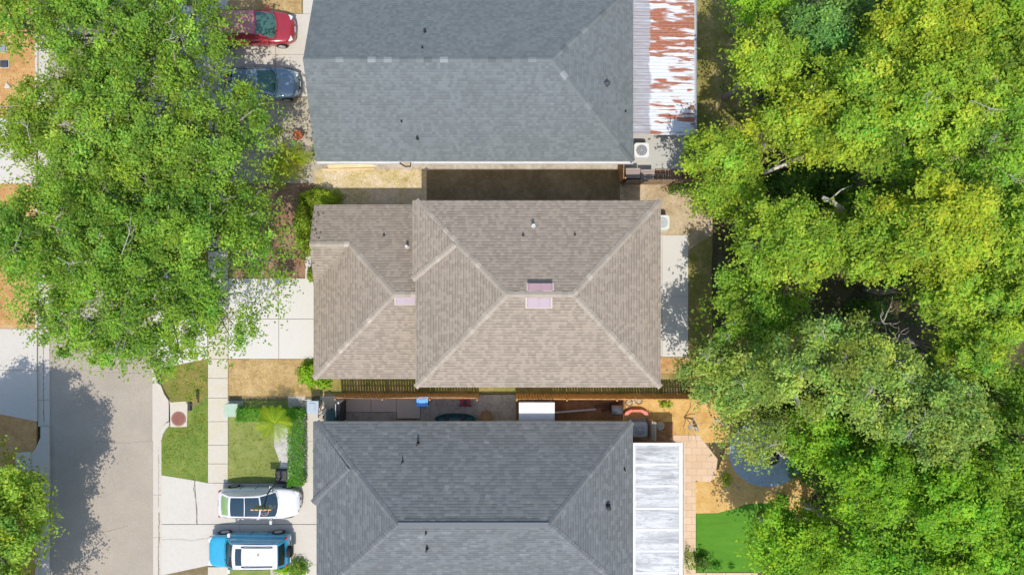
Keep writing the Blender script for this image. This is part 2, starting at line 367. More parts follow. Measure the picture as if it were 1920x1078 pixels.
sheet('driveway', [rect(-160, 222, 68, 280), rect(-160, 280, 68, 345)], .016, M['conc'], gap=.012)
sheet('driveway', [[(-160, 616), (70, 616), (70, 694), (-160, 694)], [(-160, 694), (70, 694), (70, 790), (0, 776), (-160, 776)]], .016, M['conc'], gap=.012)
# lawns, beds
sheet('lawn', [[(303, 826), (310, 808), (322, 796), (351, 802), (352, 770), (389.5, 740), (389.5, 905), (303, 890)]], .0, M['lawn'], .02)
sheet('rough_lawn', [[(303, 690), (389.5, 673), (389.5, 741), (352, 771), (352, 757), (322, 753), (303, 722)]], .002, M['drygreen'], .03)
sheet('rough_lawn', [[(303, 205), (389.5, 190), (389.5, 522), (303, 508)], [(303, -300), (389.5, -300), (389.5, 20), (303, 2)]], .0, M['drygreen'], .03)
sheet('front_lawn', [[(428.5, 750), (546, 750), (546, 905), (428.5, 905)]], .0, M['lawn2'], .015)
sheet('dry_lawn', [[(428.5, 673.5), (600, 673.5), (646, 700), (646, 742), (428.5, 742)]], .0, M['dry'], .02)
sheet('mulch_bed', [rect(440, 345, 600, 521.5)], .0, M['mulch'], .03)
sheet('mulch_bed', [rect(540, 742, 573, 908)], .008, M['gravel'], .01)
sheet('gravel_bed', [[(516, 795), (545, 795), (545, 903), (520, 903), (526, 870), (514, 835)]], .012, M['whitegravel'], .04)
sheet('front_walk', [rect(573, 480, 583, 523)], .012, M['conc_bright'])
sheet('front_walk', [rect(572, 748, 600, 826), rect(572, 826, 600, 907)], .018, M['conc'], gap=.008)
sheet('front_yard', [[(428.5, 183), (600, 183), (600, 344), (428.5, 344)]], .0, M['sandgrey'], .04)
sheet('front_yard', [rect(428.5, -200, 566, 26)], .0, M['dry'], .02)
sheet('front_yard', [rect(428.5, 1060, 508, 1300)], .0, M['lawn2'], .02)
sheet('mulch_bed', [rect(508, 1058, 555, 1300)], .002, M['gravel'], .02)
# side yards
sheet('side_yard', [[(590, 300), (800, 300), (800, 400), (590, 400)]], .0, M['weedy'], .03)
sheet('side_path', [rect(582, 304, 1162, 319)], .006, M['sandgrey'])
sheet('side_yard', [[(800, 316), (1162, 316), (1162, 420), (800, 420)]], .002, M['brownsoil'])
sheet('back_yard', [[(1162, 345), (1335, 345), (1335, 470), (1162, 470)]], .0, M['sand'], .04)
sheet('back_yard', [[(1290, 470), (1335, 440), (1335, 690), (1290, 690)]], .002, M['olive'], .05)
sheet('back_yard', [rect(1180, 670, 1335, 738)], .0, M['orange'], .03)
sheet('back_yard', [[(1306, -200), (1420, -200), (1420, 330), (1306, 330)]], .002, M['olive'], .08)
sheet('back_patio', [rect(1170, 441, 1241, 668), rect(1241, 441, 1290, 556), rect(1241, 556, 1290, 669)], .03, M['conc_bright'], gap=.008)
sheet('back_patio', [rect(1165, 180, 1286, 322)], .02, M['conc_grey'])
sheet('side_yard', [rect(600, 700, 1290, 737)], .0, M['olive'], .0)
sheet('side_slab', [rect(600, 742, 696, 772), rect(696, 742, 744, 772), rect(744, 742, 788, 784)], .02, M['slab_taupe'], gap=.012)
sheet('side_gravel', [rect(600, 772.5, 743, 800), rect(788.5, 740, 968, 800)], .008, M['gravel'], .01)
sheet('side_yard', [rect(968.5, 740, 1172, 815)], .004, M['dirt'], .02)
sheet('mulch_bed', [[(1172, 742), (1360, 742), (1372, 830), (1262, 830), (1262, 816), (1172, 816)]], .006, M['straw'], .04)
sheet('side_yard', [rect(1165, 790, 1262, 850)], .01, M['dirt'], .01)
sheet('paver_patio', [[(1262, 815), (1310, 815), (1345, 860), (1340, 895), (1330, 903), (1304, 900), (1304, 1300), (1200, 1300), (1200, 832), (1262, 832)]], .03, M['pavers'])
sheet('mulch_bed', [[(1304, 903), (1345, 880), (1360, 840), (1480, 800), (1545, 880), (1500, 965), (1440, 948), (1400, 944), (1372, 956), (1345, 962), (1304, 962)]], .008, M['straw'], .04)
sheet('turf', [[(1305, 962), (1345, 961), (1372, 954), (1400, 944), (1440, 942), (1490, 960), (1500, 1071), (1305, 1071)]], .02, M['turf'])
sheet('paver_edging', [rect(1304, 1072, 1360, 1082), rect(1360, 1072, 1420, 1082), rect(1304, 1082, 1420, 1200)], .03, M['pavers'], gap=.01)
sheet('round_patio', [arc(1438, 848, 72, 64, 0, 354, 48)], .03, M['slate'])
sheet('side_yard', [rect(1188, 322, 1335, 346)], .006, M['dirt'], .0)
# ------------------------------------------------------------------ houses
def roof_obj(faces, mat, parent, origin, name='roof'):
    """faces: lists of world points, counter-clockwise from above; UV = metres along the eave / up the slope"""
    vs = []; fs = []; uvs = []
    for f in faces:
        f = [Vector(p) for p in f]
        n = Vector((0, 0, 0))
        for i in range(len(f)):
            a, b = f[i], f[(i + 1) % len(f)]; n += a.cross(b)
        if n.z < 0: f = f[::-1]; n = -n
        n.normalize()
        e = Vector((0, 0, 1)).cross(n)
        e = e.normalized() if e.length > 1e-4 else Vector((1, 0, 0))
        if abs(e.x) > abs(e.y): e = Vector((math.copysign(1, e.x), 0, 0))
        else: e = Vector((0, math.copysign(1, e.y), 0))
        e = (e - n * e.dot(n)).normalized(); s = n.cross(e)
        b0 = len(vs); vs += [p - Vector(origin) for p in f]; fs.append(tuple(range(b0, b0 + len(f)))); uvs += [(p.dot(e), p.dot(s)) for p in f]
    me = bpy.data.meshes.new(name); me.from_pydata([tuple(v) for v in vs], [], fs)
    uv = me.uv_layers.new(name='UVMap')
    for lp in me.loops: uv.data[lp.index].uv = uvs[lp.vertex_index]
    o = bpy.data.objects.new(name, me); COL.objects.link(o); me.materials.append(mat); o.parent = parent
    return o
def fascia(loop, drop, mat, parent, origin, th=.03, out=.004):
    """board round the eaves below a closed loop of roof edge points"""
    mb = MB(); n = len(loop)
    for i in range(n):
        a, b = Vector(loop[i]), Vector(loop[(i + 1) % n]); d = (b - a); nn = Vector((d.y, -d.x, 0)).normalized()
        vs = [a + nn * out, b + nn * out, b + nn * (out - th), a + nn * (out - th)]
        lo = [p - Vector((0, 0, drop)) for p in vs]; vs = [p - Vector((0, 0, .006)) for p in vs]
        mb.add(lo + vs, [(0, 1, 5, 4), (1, 2, 6, 5), (2, 3, 7, 6), (3, 0, 4, 7), (3, 2, 1, 0), (4, 5, 6, 7)])
    mb.build('fascia', mat, parent, origin=origin)
    sf = MB(); sf.add([Vector(p) - Vector((0, 0, drop - .02)) for p in loop], [tuple(range(n))[::-1]])
    sf.build('soffit', M['soffit'], parent, origin=origin)
def ridge_caps(lines, mat, parent, origin, seg=.28, w=.17, lift=.03):
    mb = MB()
    for a, b, dz in lines:
        a, b = Vector(a), Vector(b); d = b - a; L = d.length; d.normalize(); side = Vector((d.y, -d.x, 0)).normalized(); n = max(1, int(L / seg))
        for k in range(n):
            p = a + d * (k * L / n); q = a + d * ((k + 1) * L / n + .02)
            up = Vector((0, 0, lift + rnd.uniform(0, .01))); up2 = up + Vector((0, 0, .012))
            ww = w * rnd.uniform(.86, 1.12); dr = Vector((0, 0, -dz * ww))
            mb.add([p + side * ww + up + dr, q + side * ww + up2 + dr, q + up2, p + up, q - side * ww + up2 + dr, p - side * ww + up + dr], [(0, 1, 2, 3), (3, 2, 4, 5)])
    return mb.build('ridge_cap', mat, parent, origin=origin)
def roof_z(faces, x, y):
    for f in faces:
        f = [Vector(p) for p in f]
        for k in range(1, len(f) - 1):
            a, b, c = f[0], f[k], f[k + 1]
            d = (b.x - a.x) * (c.y - a.y) - (c.x - a.x) * (b.y - a.y)
            if abs(d) < 1e-9: continue
            s = ((x - a.x) * (c.y - a.y) - (c.x - a.x) * (y - a.y)) / d; t = ((b.x - a.x) * (y - a.y) - (x - a.x) * (b.y - a.y)) / d
            if s >= -1e-6 and t >= -1e-6 and s + t <= 1 + 1e-6: return a.z + s * (b.z - a.z) + t * (c.z - a.z)
    return 3.5
def at_roof(faces, px, py):
    z = 4.0
    for _ in range(6): p = W(px, py, z); z = roof_z(faces, p.x, p.y)
    return W(px, py, z)
def vent_pipes(faces, spots, parent, origin):
    for px, py, h, r, mat in spots:
        p = at_roof(faces, px, py); mb = MB()
        mb.lathe([(r * 1.5, -.05), (r * 1.5, .02), (r * 1.15, .05), (r, .06), (r, h), (r * .75, h), (r * .75, h - .06)], p, 14)
        mb.build('vent_pipe', M[mat], parent, origin=origin)
def wall_block(x0, x1, y0, y1, z1, mat, parent, origin, zb=-.14):
    mb = MB(); mb.b2(x0, x1, y0, y1, zb, z1); return mb.build('wall', mat, parent, origin=origin)
def window(c, w, h, face, parent, origin, trim='white_trim'):
    """face: 'N','S','E','W' — frame stands 4 cm proud of the wall, the pane sits inside it"""
    mb = MB(); c = Vector(c); t = .07
    ax = Vector((1, 0, 0)) if face in 'NS' else Vector((0, 1, 0)); out = {'N': Vector((0, 1, 0)), 'S': Vector((0, -1, 0)), 'E': Vector((1, 0, 0)), 'W': Vector((-1, 0, 0))}[face]
    def bar(du, dz, lu, lz, d=.06, o=.0): mb.box(c + ax * du + Vector((0, 0, dz)) + out * (d / 2 - .02 + o), (lu if ax.x else d, lu if ax.y else d, lz))
    bar(0, h / 2, w + 2 * t, t); bar(0, -h / 2, w + 2 * t, t); bar(-w / 2 - t / 2 + .0, 0, t, h - t); bar(w / 2 + t / 2, 0, t, h - t); bar(0, 0, w - .002, .04, .045)
    f = mb.build('window', M[trim], parent, origin=origin)
    p = MB(); p.box(c + out * .006, (w if ax.x else .012, w if ax.y else .012, h - t)); p.build('pane', M['glass'], f, origin=origin); 
    return f
def door(c, w, h, face, parent, origin, mat='door_white', name='door', panels=(2, 3)):
    c = Vector(c); ax = Vector((1, 0, 0)) if face in 'NS' else Vector((0, 1, 0)); out = {'N': Vector((0, 1, 0)), 'S': Vector((0, -1, 0)), 'E': Vector((1, 0, 0)), 'W': Vector((-1, 0, 0))}[face]
    mb = MB(); mb.box(c + out * .02, (w if ax.x else .05, w if ax.y else .05, h))
    nu, nv = panels; pw, ph = w / nu * .8, h / nv * .72
    for i in range(nu):
        for j in range(nv):
            q = c + ax * (w * ((i + .5) / nu - .5)) + Vector((0, 0, h * ((j + .5) / nv - .5))) + out * .05; mb.box(q, (pw if ax.x else .02, pw if ax.y else .02, ph))
    d = mb.build(name, M[mat], parent, bevel=.006, origin=origin)
    k = MB(); k.cyl(c + ax * (w * .4) + out * .09, .03, .06, 10, axis='Y' if ax.x else 'X'); k.build('handle', M['steel'], d, origin=origin)
    return d
# --- middle house: one-storey garage wing in front, two-storey block behind
ZG, ZM = 2.7, 5.1
zgr, zmr = 4.77, 7.2
GN = W(585, 384, ZG).y; GS = W(588, 710, ZG).y; GW = W(588, 600, ZG).x
grp = (GN + GS) / 2; half = (GN - GS) / 2; pitch = (zgr - ZG) / half
gap = Vector((W(738, 552, zgr).x, W(738, 552, zgr).y, zgr)); grp = gap.y
MWx = W(779, 500, ZM).x; MEx = W(1239, 500, ZM).x; MN = W(900, 376, ZM).y; MS = W(900, 726, ZM).y
oM = Vector(((GW + MEx) / 2, 0, 0))
hM = thing('house', 'two-storey house with taupe brown shingle hip roof, between the two grey-roofed houses', 'house', oM)
xin = MWx + .5          # the wing runs under the tall block's eave
# small gable over the wing's north-west corner
rz = W(655, 458, 4).copy()
zc = ZG + (GN - W(655, 458, 3.75).y) * (zgr - ZG) / (GN - grp)
rz = W(655, 458, zc); gyr = rz.y
zS = ZG + .0; gyS = gyr - (zc - ZG) / ((zgr - ZG) / (GN - grp))
rakeW = W(580, 458, zc).x
pN0 = Vector((rakeW, GN, ZG)); pR0 = Vector((rakeW, gyr, zc)); pS0 = Vector((rakeW, gyS, ZG))
vS = Vector((GW, gyS, ZG))
wing = [[Vector((xin, GN, ZG)), Vector((xin, grp, zgr)), gap, rz, pR0, pN0],                       # north slope
        [pR0, rz, vS, pS0],                                                                          # small gable, south slope
        [vS, rz, gap, Vector((GW, GS, ZG))],                                                         # west hip
        [Vector((GW, GS, ZG)), gap, Vector((xin, grp, zgr)), Vector((xin, GS, ZG))]]                  # south slope
roof_obj(wing, M['shingle_taupe'], hM, oM)
mW = W(950, 552, zmr); mE = W(1075, 552, zmr)
cNW, cNE, cSE, cSW = Vector((MWx, MN, ZM)), Vector((MEx, MN, ZM)), Vector((MEx, MS, ZM)), Vector((MWx, MS, ZM))
main = [[cNW, mW, mE, cNE][::-1], [cNE, mE, cSE], [cSE, mE, mW, cSW], [cSW, mW, cNW]]
roof_obj(main, M['shingle_taupe'], hM, oM)
# the jutting north-west bay: its hip face stands slightly proud of the west face
ba = at_roof(main, 853, 459); bb = Vector((MWx - .16, W(779, 524, ZM).y, ZM)); bc = Vector((MWx - .16, MN, ZM)); up = Vector((0, 0, .075))
bb2 = Vector((MWx + .0, bb.y - .16, ZM))
roof_obj([[bc, bb, ba + up, cNW + up * .3], [bb, bb2, ba - Vector((0, .0, 0)), ba + up]], M['shingle_taupe'], hM, oM)
fascia([pN0, pS0, vS, Vector((GW, GS, ZG)), Vector((xin, GS, ZG)), Vector((xin, GN, ZG))], .17, M['tan_trim'], hM, oM)
fascia([bc, bb, bb2, cSW, cSE, cNE], .17, M['tan_trim'], hM, oM)
gb = MB(); gb.add([pN0 + Vector((.12, -.3, .02)), pS0 + Vector((.12, .3, .02)), pR0 + Vector((.12, 0, -.1))], [(0, 2, 1)]); gb.build('gable', M['stucco_tan'], hM, origin=oM)
ridge_caps([(cNW, mW, .42), (cNE, mE, .42), (cSE, mE, .42), (cSW, mW, .42), (mW, mE, .42), (bb + up * .6, ba + up, .42)], M['cap_taupe'], hM, oM)
ridge_caps([(Vector((GW, GS, ZG)), gap, .42), (rz, gap, .42), (pR0, rz, .42), (gap, Vector((MWx - .02, grp, zgr)), .42)], M['cap_taupe'], hM, oM)
wall_block(GW + .45, xin - .1, GS + .42, GN - .42, ZG - .1, M['stucco_tan'], hM, oM)
wall_block(xin - .098, MEx - .42, MS + .42, MN - .42, ZM - .1, M['stucco_tan'], hM, oM)
wx = GW + .45
door((wx, grp - 1.6, 1.07), 4.8, 2.13, 'W', hM, oM, name='garage_door', panels=(8, 4))
door((wx, GN - 2.1, 1.03), .95, 2.06, 'W', hM, oM, 'wood_dark', 'front_door')
window((wx, GN - 3.5, 1.4), .5, 1.1, 'W', hM, oM)
for xx in (-3, 1, 4.6): window((xx, MN - .42, 3.9), 1.1, 1.1, 'N', hM, oM); window((xx, MS + .42, 3.9), 1.1, 1.1, 'S', hM, oM)
for yy in (-2.8, 2.6): window((MEx - .42, yy, 3.9), 1.3, 1.1, 'E', hM, oM); window((xin - .098, yy, 4.55 + .0), 1.0, .5, 'W', hM, oM) if False else None
door((MEx - .42, .3, 1.03), 1.8, 2.06, 'E', hM, oM, 'glass', 'patio_door', (2, 1))
def ridge_vent_hood(p0, p1, faces, parent, origin, mat, name='roof_vent', hgt=.10):
    """low slant-back hood lying on a slope between two picture corners"""
    (x0, y0), (x1, y1) = p0, p1
    q = [at_roof(faces, x0, y0), at_roof(faces, x1, y0), at_roof(faces, x1, y1), at_roof(faces, x0, y1)]
    hi = max(range(4), key=lambda i: q[i].z); lo_rows = [i for i in range(4) if q[i].z < q[hi].z - .05]
    top = [p + Vector((0, 0, hgt if i in lo_rows else .03)) for i, p in enumerate(q)]; bot = [p - Vector((0, 0, .03)) for p in q]
    mb = MB(); mb.add(bot + top, [(0, 1, 2, 3), (7, 6, 5, 4), (0, 4, 5, 1), (1, 5, 6, 2), (2, 6, 7, 3), (3, 7, 4, 0)])
    o = mb.build(name, mat, parent, bevel=.02, origin=origin)
    cx = sum((p for p in q), Vector((0, 0, 0))) / 4; fl = MB(); fq = [cx + (p - cx) * 1.12 + Vector((0, 0, .012)) for p in q]; fl.add(fq + [p - Vector((0, 0, .03)) for p in fq], [(0, 1, 2, 3), (7, 6, 5, 4), (0, 4, 5, 1), (1, 5, 6, 2), (2, 6, 7, 3), (3, 7, 4, 0)]); fl.build('flashing', M['tan_trim'], o, origin=origin)
    for t_ in (.04, .5, .96):
        sm_ = MB(); sm_.tube([top[0].lerp(top[1], t_) + Vector((0, 0, .004)), top[3].lerp(top[2], t_) + Vector((0, 0, .004))], .012, 5); sm_.build('seam', mat, o, origin=origin)
    return o
M['mauve'] = paint('mauve_painted_metal', (.36, .235, .24), .35, .3)
M['mauve_pale'] = paint('pale_mauve_metal', (.36, .285, .305), .8, 0)
ridge_vent_hood((990, 531), (1036, 546), main, hM, oM, M['mauve'])
ridge_vent_hood((988, 559), (1033, 577), main, hM, oM, M['mauve_pale'])
ridge_vent_hood((742, 556), (781, 571), wing, hM, oM, M['mauve_pale'])
lv = MB()
for yy in (526.4, 529.8):
    a = at_roof(main, 989, yy); b = at_roof(main, 1035, yy); lv.box((a + b) / 2 + Vector((0, 0, .05)), ((b - a).x, .045, .07))
lv.build('roof_vent', M['darkmetal'], hM, origin=oM)
vent_pipes(main, [(1000, 424, .5, .075, 'whiteplastic'), (981, 441, .22, .045, 'black'), (1078, 440, .2, .04, 'black')], hM, oM)
vent_pipes(wing, [(764, 463, .45, .075, 'whiteplastic'), (720, 441, .2, .045, 'black')], hM, oM)

# --- north house: slate-grey roof, gable to the street, hip at the back
zr = 5.1; ze = 2.7
nS = W(700, 303, ze).y; rY = W(800, 112, zr).y; nN = 2 * rY - nS; rx0 = W(568, 112, zr).x; rx1 = W(1035, 112, zr).x; eX = W(1187.5, 200, ze).x
oN = Vector(((rx0 + eX) / 2, rY, 0))
hN = thing('house', 'northern single-storey house with slate blue-grey shingle roof and plain gable end by two parked cars', 'house', oN)
r0, r1 = Vector((rx0, rY, zr)), Vector((rx1, rY, zr)); sw, se, ne, nw = Vector((rx0, nS, ze)), Vector((eX, nS, ze)), Vector((eX, nN, ze)), Vector((rx0, nN, ze))
north = [[sw, se, r1, r0], [se, ne, r1], [ne, nw, r0, r1]]
roof_obj(north, M['shingle_slate'], hN, oN)
ridge_caps([(r0, r1, .45), (se, r1, .45), (ne, r1, .45)], M['cap_slate'], hN, oN, seg=.42, w=.15)
fascia([nw, sw, se, ne], .17, M['white_trim'], hN, oN)
gb = MB(); gb.add([sw + Vector((.35, .35, -.02)), nw + Vector((.35, -.35, -.02)), r0 + Vector((.35, 0, -.2)), sw + Vector((.2, .35, -.02)), nw + Vector((.2, -.35, -.02)), r0 + Vector((.2, 0, -.2))], [(0, 1, 2), (3, 5, 4), (3, 4, 1, 0), (4, 5, 2, 1), (5, 3, 0, 2)]); gb.build('gable', M['stucco_cream'], hN, origin=oN)
wall_block(rx0 + .35, eX - .4, nS + .4, nN - .4, ze - .1, M['stucco_cream'], hN, oN)
vent_pipes(north, [(797, 60, .3, .06, 'black'), (792, 90, .16, .04, 'black'), (753, 228, .16, .04, 'black'), (783, 260, .3, .06, 'black'), (1173, 209, .16, .04, 'black')], hN, oN)
p = at_roof(north, 1138, 158); sk = MB(); sk.lathe([(.20, -.03), (.20, .05), (.13, .07), (.13, .2), (.17, .21), (.17, .27), (.03, .3)], p, 4); sk.build('roof_vent', M['darkmetal'], hN, origin=oN)
wx = rx0 + .35
door((wx, rY - .3, 1.07), 4.8, 2.13, 'W', hN, oN, name='garage_door', panels=(8, 4)); door((wx, nS + 1.4, 1.03), .95, 2.06, 'W', hN, oN, 'wood_dark', 'front_door')
for xx in (-8, -3, 2): window((xx, nS + .4, 1.5), 1.1, 1.1, 'S', hN, oN)
for yy in (9.5, 14): window((eX - .4, yy, 1.5), 1.4, 1.1, 'E', hN, oN)
# broken gutter on the south eave, in two lengths with the gap over the side yard
for a, b in ((593, 749), (770, 1188)):
    gt = MB(); xa, xb = W(a, 303, ze).x, W(b, 303, ze).x
    gt.b2(xa, xb, nS - .135, nS - .012, ze - .17, ze - .15); gt.b2(xa, xb, nS - .135, nS - .12, ze - .149, ze - .05); gt.b2(xa, xb, nS - .027, nS - .012, ze - .149, ze - .05)
    gt.build('gutter', M['white_trim'], hN, origin=oN)
gt = MB(); xa = W(749, 303, ze).x; gt.tube([(xa, nS - .07, ze - .12), (xa + .25, nS - .2, ze - .5), (xa + .5, nS - .15, ze - .75), (xa + .62, nS - .07, ze - .12)], .045); gt.build('downpipe', M['darkmetal'], hN, origin=oN)

# --- south house: grey hip roof
zr = 5.26
sN = W(800, 790.5, ze).y; sW = W(587, 850, ze).x; sW2 = W(593.5, 1000, ze).x; sE = W(1186, 900, ze).x
q0 = W(745, 983.5, zr); q1 = W(1030, 983.5, zr); sS = 2 * q0.y - sN
oS = Vector(((sW + sE) / 2, q0.y, 0))
hS = thing('house', 'southern single-storey house with dark grey hip roof beside the white patio cover', 'house', oS)
nw, ne, se, sw = Vector((sW2, sN, ze)), Vector((sE, sN, ze)), Vector((sE, sS, ze)), Vector((sW2, sS, ze))
south = [[nw, q0, q1, ne][::-1], [ne, q1, se][::-1], [se, q1, q0, sw][::-1], [sw, q0, nw][::-1]]
roof_obj(south, M['shingle_grey'], hS, oS)
ba = at_roof(south, 654, 877); up = Vector((0, 0, .09)); jy = W(587, 942, ze).y
bc = Vector((sW, sN, ze)); bb = Vector((sW, jy, ze)); bb2 = Vector((sW2, jy - (sW2 - sW), ze))
roof_obj([[bc, bb, ba + up, nw + up * .5], [bb, bb2, ba, ba + up]], M['shingle_grey'], hS, oS)
fascia([bc, bb, bb2, sw, se, ne], .17, M['grey_trim'], hS, oS)
ridge_caps([(nw, q0, .5), (sw, q0, .5), (bb + up * .7, ba + up, .5)], M['cap_grey'], hS, oS, seg=.22); ridge_caps([(ne, q1, .5), (se, q1, .5)], M['cap_grey'], hS, oS, seg=.22)
rv = MB(); xa, xb = W(757, 979, zr).x, W(1012, 979, zr).x
rv.b2(q0.x, q1.x, q0.y - .14, q0.y + .14, zr - .06, zr + .02); rv.build('ridge_vent', M['cap_grey'], hS, origin=oS, bevel=.02)
rv = MB(); rv.b2(xa, xb, q0.y + .24, q0.y + .265, zr - .16, zr - .09); rv.build('ridge_vent', M['darkmetal'], hS, origin=oS)
wall_block(sW2 + .4, sE - .4, sS + .4, sN - .4, ze - .1, M['stucco_sage'], hS, oS)
vent_pipes(south, [(784, 830, .55, .06, 'black'), (755, 865, .4, .04, 'black'), (799, 998, .3, .04, 'black'), (801, 1027, .5, .06, 'black'), (1171, 880, .25, .045, 'black')], hS, oS)
p = at_roof(south, 1140, 949); sk = MB(); sk.lathe([(.16, -.03), (.16, .08), (.09, .1), (.09, .3), (.14, .31), (.14, .4), (.02, .44)], p, 8); sk.build('roof_vent', M['black'], hS, origin=oS)
wx = sW2 + .4
door((wx, q0.y - .6, 1.07), 4.8, 2.13, 'W', hS, oS, name='garage_door', panels=(8, 4)); door((wx, sN - 2.2, 1.03), .95, 2.06, 'W', hS, oS, 'wood_dark', 'front_door')
for xx in (-8, -3, 3): window((xx, sN - .4, 1.5), 1.1, 1.1, 'N', hS, oS)
for yy in (-10.5, -15): window((sE - .4, yy, 1.5), 1.6, 1.2, 'E', hS, oS)
# small house-wall lamps on the front of the south house
for yy in (W(586, 827).y, W(586, 857).y):
    mb = MB(); mb.box((sW - .02, yy, 2.45), (.12, .1, .16)); mb.build('wall_lamp', M['black'], hS, origin=oS, bevel=.02)

# ------------------------------------------------------------------ patio covers
def rusty():
    t = NT('rusty_corrugated_metal'); v = t.coord()
    sp = t.n('ShaderNodeSeparateXYZ'); t.l(v, sp.inputs[0]); x, y = sp.outputs[0], sp.outputs[1]
    st = t.n('ShaderNodeMapping'); st.inputs['Scale'].default_value = (.42, 1.9, 1); st.inputs['Rotation'].default_value = (0, 0, R(5)); t.l(v, st.inputs[0])
    n = t.noise(st.outputs[0], 1.15, 5, .55, .55)
    st2 = t.n('ShaderNodeMapping'); st2.inputs['Scale'].default_value = (.7, 4.2, 1); st2.inputs['Rotation'].default_value = (0, 0, R(-6)); t.l(v, st2.inputs[0])
    n2 = t.noise(st2.outputs[0], 1.3, 4, .5, .4)
    # sheets: rows about 0.62 m wide, some rusted through, some nearly clean
    bias = t.ramp(t.math('ADD', t.math('MULTIPLY', y, .1), .5), [(.0, .03), (.1, .03), (.3, .035), (.50, .02), (.53, .10), (.76, .105), (.78, .05), (1, .08)])
    m = t.math('ADD', t.math('MULTIPLY', n, .62), t.math('MULTIPLY', n2, .42)); m = t.math('ADD', m, bias)
    rust = t.ramp(m, [(.555, 0), (.61, 1)])
    rc = t.ramp(t.noise(v, 7, 4, .7), [(.3, (.24, .085, .05)), (.7, (.36, .15, .085))])
    wht = t.ramp(t.noise(st2.outputs[0], 2, 4, .6), [(.3, (.50, .52, .54)), (.7, (.60, .61, .62))])
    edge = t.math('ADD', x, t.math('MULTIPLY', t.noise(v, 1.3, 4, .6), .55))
    shade_band = t.ramp(t.math('ADD', t.math('MULTIPLY', edge, .25), .5), [(.375, 1), (.40, 0)])  # grey band along the house edge is shade painted into the metal
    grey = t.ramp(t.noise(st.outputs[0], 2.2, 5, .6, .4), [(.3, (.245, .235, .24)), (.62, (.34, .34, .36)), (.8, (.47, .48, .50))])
    c = t.mix(rust, wht, rc); c = t.mix(shade_band, c, t.mix(t.math('MULTIPLY', rust, .35), grey, (.27, .22, .21)))
    t.bump(t.math('SINE', t.math('MULTIPLY', y, 60)), .4, .015)
    return t.fin(c, .6, 0, .3)
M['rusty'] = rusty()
def patio(name, label, z0, z1, x0, x1, y0, y1):   # world rectangle
    o = Vector(((x0 + x1) / 2, (y0 + y1) / 2, 0)); return thing(name, label, 'patio cover', o), o
pz0, pz1 = 2.45, 2.25
x0, x1 = W(1186, 100, pz0).x - .12, W(1302, 100, pz1).x; ya, yb = W(1250, 253, 2.35).y, W(1250, -30, 2.35).y
pc, o = patio('patio_cover', 'rust-streaked white corrugated metal patio roof attached to the northern house', pz0, pz1, x0, x1, ya, yb)
mb = MB(); ny = int((yb - ya) / .038)
x0n = W(1198, 250, pz0).x
def cor(u, v):
    y = ya + (yb - ya) * v; xl = x0
    x = xl + (x1 - xl) * u; return (x, y, pz0 + (pz1 - pz0) * u + .013 * math.sin(y * 2 * math.pi / .19))
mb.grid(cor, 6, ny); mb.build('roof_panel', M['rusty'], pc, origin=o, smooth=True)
mb = MB(); mb.b2(x1 - .02, x1 + .14, ya, yb, pz1 - .14, pz1 - .12); mb.b2(x1 + .12, x1 + .14, ya, yb, pz1 - .119, pz1 + .0); mb.b2(x1 - .02, x1 - .005, ya, yb, pz1 - .119, pz1 - .03); mb.build('gutter', M['grey_trim'], pc, origin=o)
mb = MB(); mb.b2(x1 - .3, x1 - .2, ya + .05, yb, pz1 - .17, pz1 - .03); mb.build('beam', M['white_trim'], pc, origin=o)
for k in range(4):
    y = ya + .15 + (yb - ya - .3) * k / 3; mb = MB(); mb.b2(x1 - .3, x1 - .2, y - .05, y + .05, -.0, pz1 - .172); mb.build('post', M['white_trim'], pc, origin=o)
    for s in (-1, 1):
        if abs(s) and k < 3: br = MB(); br.tube([(x1 - .25, y + s * .02, 1.6), (x1 - .25 - .5, y + .02, 2.2)], .03); br.build('brace', M['white_trim'], pc, origin=o); break
def dirtywhite():
    t = NT('dirty_white_panel'); v = t.coord(scale=(.35, 2.6, 1)); n = t.noise(v, 1.1, 7, .62, .8); v2 = t.coord(scale=(.8, 3.2, 1)); n2 = t.noise(v2, 2.3, 6, .65, 1.2); n3 = t.noise(t.coord(), .5, 3)
    c = t.mix(t.ramp(n, [(.44, 0), (.62, .85)]), (.50, .50, .50), (.25, .25, .25))
    c = t.mix(t.ramp(n2, [(.50, 0), (.68, .9)]), c, (.18, .22, .22)); c = t.mix(t.ramp(n3, [(.35, .2), (.55, 0)]), c, (.46, .46, .45))
    return t.fin(c, .6, 0, .3)
M['dirtywhite'] = dirtywhite()
pz = 2.62
x0, x1 = W(1187, 900, pz).x, W(1280, 900, pz).x; yb, ya = W(1230, 830, pz).y, W(1230, 1112, pz).y
pc, o = patio('patio_cover', 'white panelled patio roof with grey dirt streaks attached to the southern house', pz, pz, x0, x1, ya, yb)
mb = MB(); mb.b2(x0 + .1, x1 - .1, ya + .1, yb - .1, pz - .09, pz - .03); mb.build('roof_panel', M['dirtywhite'], pc, origin=o)
for py in (870, 911, 953, 992.5, 1033, 1074):
    y = W(1200, py, pz).y; mb = MB(); mb.b2(x0 + .15, x1 - .25, y - .06, y + .06, pz - .029, pz - .012); mb.build('rib', M['white_trim'], pc, origin=o, bevel=.01)
mb = MB(); mb.b2(x0, x0 + .13, ya, yb, pz - .16, pz + .01); mb.b2(x1 - .2, x1 - .06, ya, yb, pz - .16, pz + .01); mb.b2(x0 + .131, x1 - .201, yb - .13, yb, pz - .16, pz + .008); mb.b2(x0 + .131, x1 - .201, ya, ya + .13, pz - .16, pz + .008); mb.build('frame', M['white_trim'], pc, origin=o)
